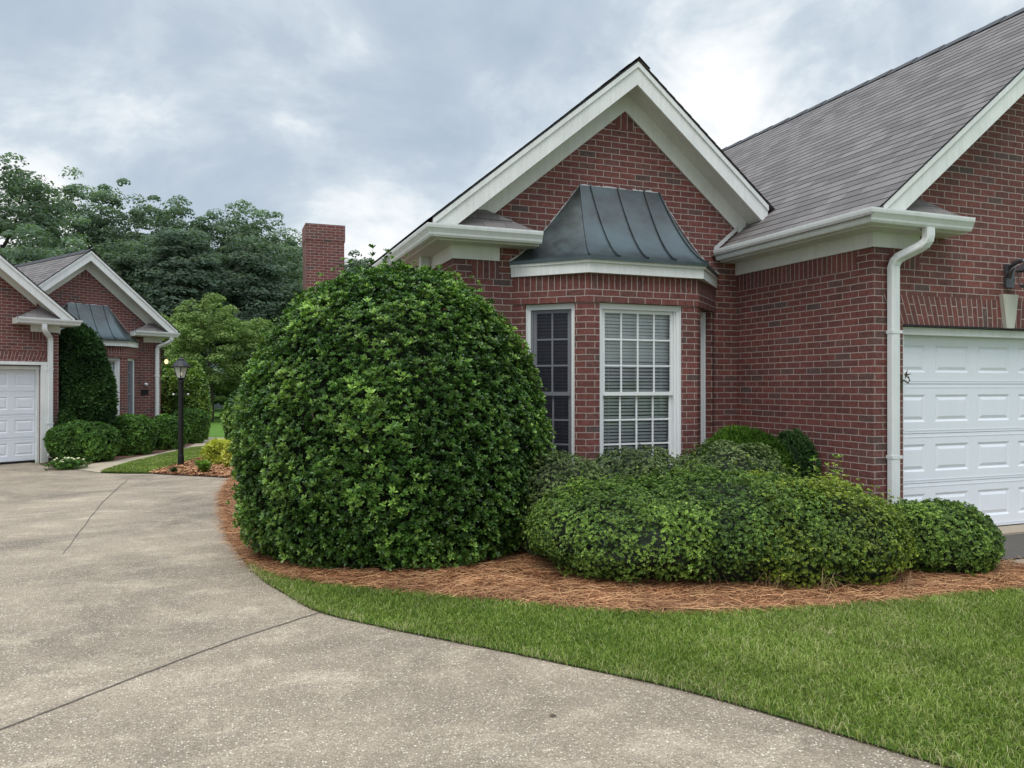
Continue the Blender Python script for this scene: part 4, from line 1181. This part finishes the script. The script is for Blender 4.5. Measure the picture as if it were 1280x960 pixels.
    sec_door = None
    d_ = mbn(); e_ = mbn()
    X = [x0]
    pans = [(6.345 + i * .605 - .19 + .03, 6.345 + i * .605 + .27 + .03) for i in range(5)]
    pans = [(6.28 + .095 + i * .605 - .15, 6.28 + .095 + i * .605 + .32) for i in range(5)]
    pans = [(a if a > 6.30 else 6.31, b) for a, b in pans if b < 9.05]
    for sct in range(nsec):
        q0 = zb_ + sct * hs; q1 = q0 + hs - .006
        pz0, pz1 = q0 + .115, q1 - .105
        xs = [x0] + [v for p in pans for v in p] + [x1]
        # flat skin around panels
        d_.poly([(x0, yd, q0), (x1, yd, q0), (x1, yd, pz0), (x0, yd, pz0)])
        d_.poly([(x0, yd, pz1), (x1, yd, pz1), (x1, yd, q1), (x0, yd, q1)])
        for a, b in zip(xs[0::2], xs[1::2]): d_.poly([(a, yd, pz0), (b, yd, pz0), (b, yd, pz1), (a, yd, pz1)])
        for a, b in pans:
            lv = [(0, 0), (.020, .010), (.028, .010), (.056, .001)]
            rg = [[(a + i, yd + y, pz0 + i), (b - i, yd + y, pz0 + i), (b - i, yd + y, pz1 - i), (a + i, yd + y, pz1 - i)] for i, y in lv]
            for r0, r1 in zip(rg[:-1], rg[1:]):
                for k in range(4):
                    l = (k + 1) % 4; d_.poly([r0[k], r0[l], r1[l], r1[k]])
            d_.poly(rg[-1])
        d_.poly([(x0, yd, q1), (x1, yd, q1), (x1, yd + .02, q1 + .006), (x0, yd + .02, q1 + .006)])
        # pressed ribs close to the section joints
        for z in (q0 + .03, q1 - .03): d_.box(x0 + .002, x1 - .002, yd - .003, yd + .001, z - .0045, z + .0045)
    for k in range(nsec):  # dark line of each joint
        pass
    dr = d_.build('garage_door', M['door'], root)
    m = mbn(); m.box(x0, x1, yd + .012, yd + .03, zb_ - .03, zt_ + .02); m.box(x0, x1, yd - .006, yd + .011, zb_ - .032, zb_ - .002)
    m.build('bottom_seal', M['dark'], dr)
    m = mbn()
    tw = .02 if not far_house else .13
    m.box(6.243, 6.243 + .05, 5.70, 5.79, .04, 2.105); m.box(9.047, 9.097, 5.70, 5.79, .04, 2.105)
    m.box(6.243, 9.097, 5.69, 5.79, 2.105, 2.178)
    if far_house:
        m.box(6.10, 6.243, 5.60, 5.652, .04, 2.20); m.box(9.097, 9.23, 5.60, 5.652, .04, 2.20); m.box(6.08, 9.25, 5.595, 5.65, 2.20, 2.27)
    m.build('garage_trim', M['white'], root)
    m = mbn(); m.box(6.24, 9.10, 5.64, 5.66, 2.180, 2.196); m.build('steel_lintel', M['dark'], root)
    # ---- wall lantern over the garage
    if not far_house:
        m = mbn(); lx = 7.69
        m.box(lx - .06, lx + .06, 5.628, 5.655, 2.62, 2.86)
        lan = m.build('wall_lantern', M['pewter'], root, bevel=.008)
        m = mbn(); m.smooth = True
        m.tube([(lx, 5.63, 2.80), (lx, 5.58, 2.87), (lx, 5.50, 2.885), (lx, 5.45, 2.84)], .032, 8, .018)
        m.tube([(lx - .05, 5.62, 2.72), (lx - .055, 5.57, 2.80), (lx - .04, 5.52, 2.83)], .03, 8, .008)
        m.build('scroll_arm', M['pewter'], lan)
        m = mbn(); m.lathe([(.125, 2.765), (.12, 2.78), (.075, 2.83), (.035, 2.855), (.02, 2.90), (.006, 2.93)], (lx, 5.44, 0), 6)
        m.build('lantern_hood', M['pewter'], lan)
        m = mbn(); m.lathe([(.075, 2.60), (.09, 2.615), (.06, 2.63)], (lx, 5.44, 0), 6)
        for k in range(6):
            a = 2 * math.pi * (k + .5) / 6
            m.tube([(lx + .08 * math.cos(a), 5.44 + .08 * math.sin(a), 2.61), (lx + .105 * math.cos(a), 5.44 + .105 * math.sin(a), 2.77)], .006, 4)
        m.build('lantern_cage', M['pewter'], lan)
        m = mbn(); m.lathe([(.074, 2.62), (.098, 2.765)], (lx, 5.44, 0), 6); m.build('lantern_glass', M['glass'], lan)
        # small ornament hook on the jamb
        m = mbn(); hx, hy, hz = 6.21, 5.60, 1.70
        for k in range(5):
            a = 2 * math.pi * k / 5 + .3
            m.hexa([(hx, hy, hz - .012), (hx + .012, hy, hz), (hx, hy + .01, hz + .012), (hx - .012, hy, hz)] + [(hx + .055 * math.cos(a) + o_, hy - .02, hz + .055 * math.sin(a)) for o_ in (0, .003, .003, 0)])
        m.tube([(hx - .02, 5.655, hz - .06), (hx, 5.62, hz - .05), (hx + .02, 5.59, hz - .075), (hx + .05, 5.60, hz - .05), (hx + .045, 5.61, hz - .01)], .010, 6, .005)
        m.box(hx - .03, hx + .0, 5.635, 5.655, hz - .13, hz + .01)
        m.build('wall_hook', M['bronze'], root)
        # flashing where the garage roof meets the gable wall
        m = mbn(); m.prism([(5.52, 7.72, 3.19), (5.86, 7.72, 3.48), (5.86, 7.72, 3.53), (5.52, 7.72, 3.25)], (0, -.012, 0))
        m.build('step_flashing', M['caulk'], root)
    else:
        # number plaque, bell and lit porch light of the far house
        m = mbn(); m.box(2.66, 2.86, 7.72, 7.737, 1.50, 1.64); m.build('number_plaque', M['iron'], root)
        m = mbn(); m.lathe([(.02, 0), (.05, .03), (.05, .06), (.02, .085)], (2.75, 7.69, 1.74), 10); m.build('doorbell_camera', M['white'], root)
        m = mbn(); m.smooth = True
        m.lathe([(.02, .02), (.045, .05), (.055, .09), (.04, .13), (.02, .15)], (2.02, 7.95, 2.34), 10); pl = m.build('porch_light', M['bulb'], root)
        m = mbn(); m.tube([(2.30, 7.95, 2.45), (2.15, 7.95, 2.56), (2.02, 7.95, 2.51)], .012, 6); m.build('arm', M['iron'], pl)
    # ---- chimney
    m = mbn()
    cx0, cx1, cy0, cy1 = 1.96, 2.86, 19.0, 19.8
    for (z0, z1, e0, e1) in ((-.2, 5.05, 0, 0), (5.05, 5.12, 0, .02), (5.12, 5.50, .02, .02)):
        P0 = [(cx0 - e0, cy0 - e0), (cx1 + e0, cy0 - e0), (cx1 + e0, cy1 + e0), (cx0 - e0, cy1 + e0)]; P1 = [(cx0 - e1, cy0 - e1), (cx1 + e1, cy0 - e1), (cx1 + e1, cy1 + e1), (cx0 - e1, cy1 + e1)]
        uo = 0
        for k in range(4):
            l = (k + 1) % 4; L = math.hypot(P0[l][0] - P0[k][0], P0[l][1] - P0[k][1])
            m.poly([(*P0[k], z0), (*P0[l], z0), (*P1[l], z1), (*P1[k], z1)], [(uo, z0), (uo + L, z0), (uo + L, z1), (uo, z1)]); uo += L
    m.poly([(cx0 - .02, cy0 - .02, 5.5), (cx1 + .02, cy0 - .02, 5.5), (cx1 + .02, cy1 + .02, 5.5), (cx0 - .02, cy1 + .02, 5.5)])
    m.build('chimney', M['brick'], root)
    return root

build_house((4.3, 7.74, 0), 0, False, 'near red brick house with copper roofed bay window and two-car garage gable on the right', False)
r2 = R(33.06); lx, ly = -4.3, 7.74
build_house((4.65 + lx * math.cos(r2) - ly * math.sin(r2), 18.17 + lx * math.sin(r2) + ly * math.cos(r2), -.15), r2, True,
            'far red brick house on the left, a mirrored twin with garage at its left', True)

# ------------------------------------------------------------------ lamp post
lp = empty('lamp_post', (-.73, 17.29, gz(17.3)), 0, label='black lamp post with glass lantern in the mulch bed', cat='lamp post')
m = MB(); m.smooth = False
m.lathe([(.062, -.1), (.062, .25), (.055, .27), (.050, 1.74), (.062, 1.75), (.062, 1.80), (.045, 1.83)], (0, 0, 0), 12)
m.build('post', M['iron'], lp)
m = MB(); m.tube([(-.13, 0, 1.52), (.13, 0, 1.52)], .010, 6); lr = m.build('ladder_rest', M['iron'], lp)
for s in (-1, 1):
    m = MB(); m.smooth = True; m.lathe([(.004, -.022), (.018, -.014), (.022, 0), (.018, .014), (.004, .022)], (s * .14, 0, 1.52), 8); m.build('knob', M['white'], lr)
m = MB(); m.lathe([(.05, 1.83), (.085, 1.845), (.085, 1.86)], (0, 0, 0), 12)
for k in range(6):
    a = 2 * math.pi * (k + .5) / 6
    m.tube([(.082 * math.cos(a), .082 * math.sin(a), 1.855), (.155 * math.cos(a), .155 * math.sin(a), 2.08)], .008, 4)
m.build('lantern_frame', M['iron'], lp)
m = MB(); m.lathe([(.078, 1.862), (.15, 2.08)], (0, 0, 0), 6); t = NT('frosted_lantern_glass'); tb = t.n('ShaderNodeBsdfTransparent'); df = t.pbr((.74, .78, .78), .3)
mxx = t.n('ShaderNodeMixShader'); mxx.inputs[0].default_value = .5; t.l(tb.outputs[0], mxx.inputs[1]); t.l(df, mxx.inputs[2])
m.build('lantern_glass', t.end(mxx.outputs[0]), lp)
m = MB(); m.lathe([(.185, 2.075), (.185, 2.095), (.155, 2.14), (.09, 2.215), (.075, 2.22), (.07, 2.245), (.035, 2.27), (.01, 2.275), (.008, 2.30)], (0, 0, 0), 12)
m.build('lantern_roof', M['iron'], lp)
m = MB(); m.smooth = True; m.lathe([(.005, 1.90), (.012, 1.915), (.018, 1.945), (.012, 1.975), (.004, 1.99)], (0, 0, 0), 8); m.build('bulb', M['bulb'], lp)

# ------------------------------------------------------------------ light, sky, camera
SUN_AZ, SUN_EL = 235., 58.     # degrees: compass-like azimuth measured in the blender XY plane
w = bpy.data.worlds.new('World'); SC.world = w; w.use_nodes = True
nt = w.node_tree; nt.nodes.clear()
def N(t, **k):
    n = nt.nodes.new(t)
    for a, b in k.items(): setattr(n, a, b)
    return n
out = N('ShaderNodeOutputWorld')
sky = N('ShaderNodeTexSky', sky_type='NISHITA', sun_disc=False, sun_elevation=R(SUN_EL), sun_rotation=R(90 - SUN_AZ))
bg1 = N('ShaderNodeBackground'); bg1.inputs['Strength'].default_value = .07; nt.links.new(sky.outputs[0], bg1.inputs[0])
tc = N('ShaderNodeTexCoord'); sp = N('ShaderNodeSeparateXYZ'); nt.links.new(tc.outputs['Generated'], sp.inputs[0])
def MA(op, a, b=0., c=None):
    n = N('ShaderNodeMath', operation=op)
    for i, v in enumerate((a, b) if c is None else (a, b, c)):
        if isinstance(v, (int, float)): n.inputs[i].default_value = v
        else: nt.links.new(v, n.inputs[i])
    return n.outputs[0]
den = MA('ADD', MA('MAXIMUM', sp.outputs[2], 0.), .42)
cx = MA('DIVIDE', sp.outputs[0], den); cy = MA('DIVIDE', sp.outputs[1], den)
cb = N('ShaderNodeCombineXYZ'); nt.links.new(cx, cb.inputs[0]); nt.links.new(cy, cb.inputs[1]); cb.inputs[2].default_value = .35
def NO(scale, detail, rough, dist=0., off=(0, 0, 0)):
    mp = N('ShaderNodeMapping'); mp.inputs['Location'].default_value = off; nt.links.new(cb.outputs[0], mp.inputs[0])
    n = N('ShaderNodeTexNoise'); n.inputs['Scale'].default_value = scale; n.inputs['Detail'].default_value = detail; n.inputs['Roughness'].default_value = rough; n.inputs['Distortion'].default_value = dist
    nt.links.new(mp.outputs[0], n.inputs['Vector']); return n.outputs['Fac']
def RP(f, stops):
    n = N('ShaderNodeValToRGB'); r = n.color_ramp
    while len(r.elements) < len(stops): r.elements.new(.5)
    for e, (p, c) in zip(r.elements, stops): e.position = p; e.color = (*c, 1)
    nt.links.new(f, n.inputs[0]); return n.outputs[0]
cl = MA('ADD', MA('MULTIPLY', NO(1.55, 9, .55, .35, (3.1, 1.7, 0)), .72), MA('MULTIPLY', NO(4.2, 7, .6, .5), .28))
cc = RP(cl, [(.34, (.40, .49, .59)), (.43, (.49, .57, .66)), (.48, (.60, .68, .75)), (.52, (.78, .83, .87)), (.57, (.96, .97, .98))])
bg2 = N('ShaderNodeBackground'); nt.links.new(cc, bg2.inputs[0]); 
zf = N('ShaderNodeMapRange', interpolation_type='SMOOTHSTEP'); nt.links.new(sp.outputs[2], zf.inputs[0])
zf.inputs[1].default_value = .42; zf.inputs[2].default_value = 1.; zf.inputs[3].default_value = 1.16; zf.inputs[4].default_value = 3.9
nt.links.new(zf.outputs[0], bg2.inputs['Strength'])
mx = N('ShaderNodeMixShader'); mx.inputs[0].default_value = .90
nt.links.new(bg1.outputs[0], mx.inputs[1]); nt.links.new(bg2.outputs[0], mx.inputs[2]); nt.links.new(mx.outputs[0], out.inputs[0])

sl = bpy.data.lights.new('sun', 'SUN'); sl.energy = 1.5; sl.angle = R(35); sl.color = (1, .93, .83)
so = bpy.data.objects.new('sun', sl); COL.objects.link(so)
az, el = R(SUN_AZ), R(SUN_EL)
d = Vector((math.cos(az) * math.cos(el), math.sin(az) * math.cos(el), math.sin(el)))
so.rotation_euler = (-d).to_track_quat('-Z', 'Y').to_euler()

cam = bpy.data.cameras.new('camera'); co = bpy.data.objects.new('camera', cam); COL.objects.link(co)
co.location = (0, 0, 1.6); co.rotation_euler = (R(90.119), 0, R(-20.86))
cam.sensor_width = 36; cam.lens = 962 / 1280 * 36; cam.clip_end = 1500; cam.clip_start = .05
SC.camera = co
SC.view_settings.view_transform = 'Standard'; SC.view_settings.look = 'None'; SC.view_settings.exposure = 0
SC.cycles.max_bounces = 6; SC.cycles.transparent_max_bounces = 12
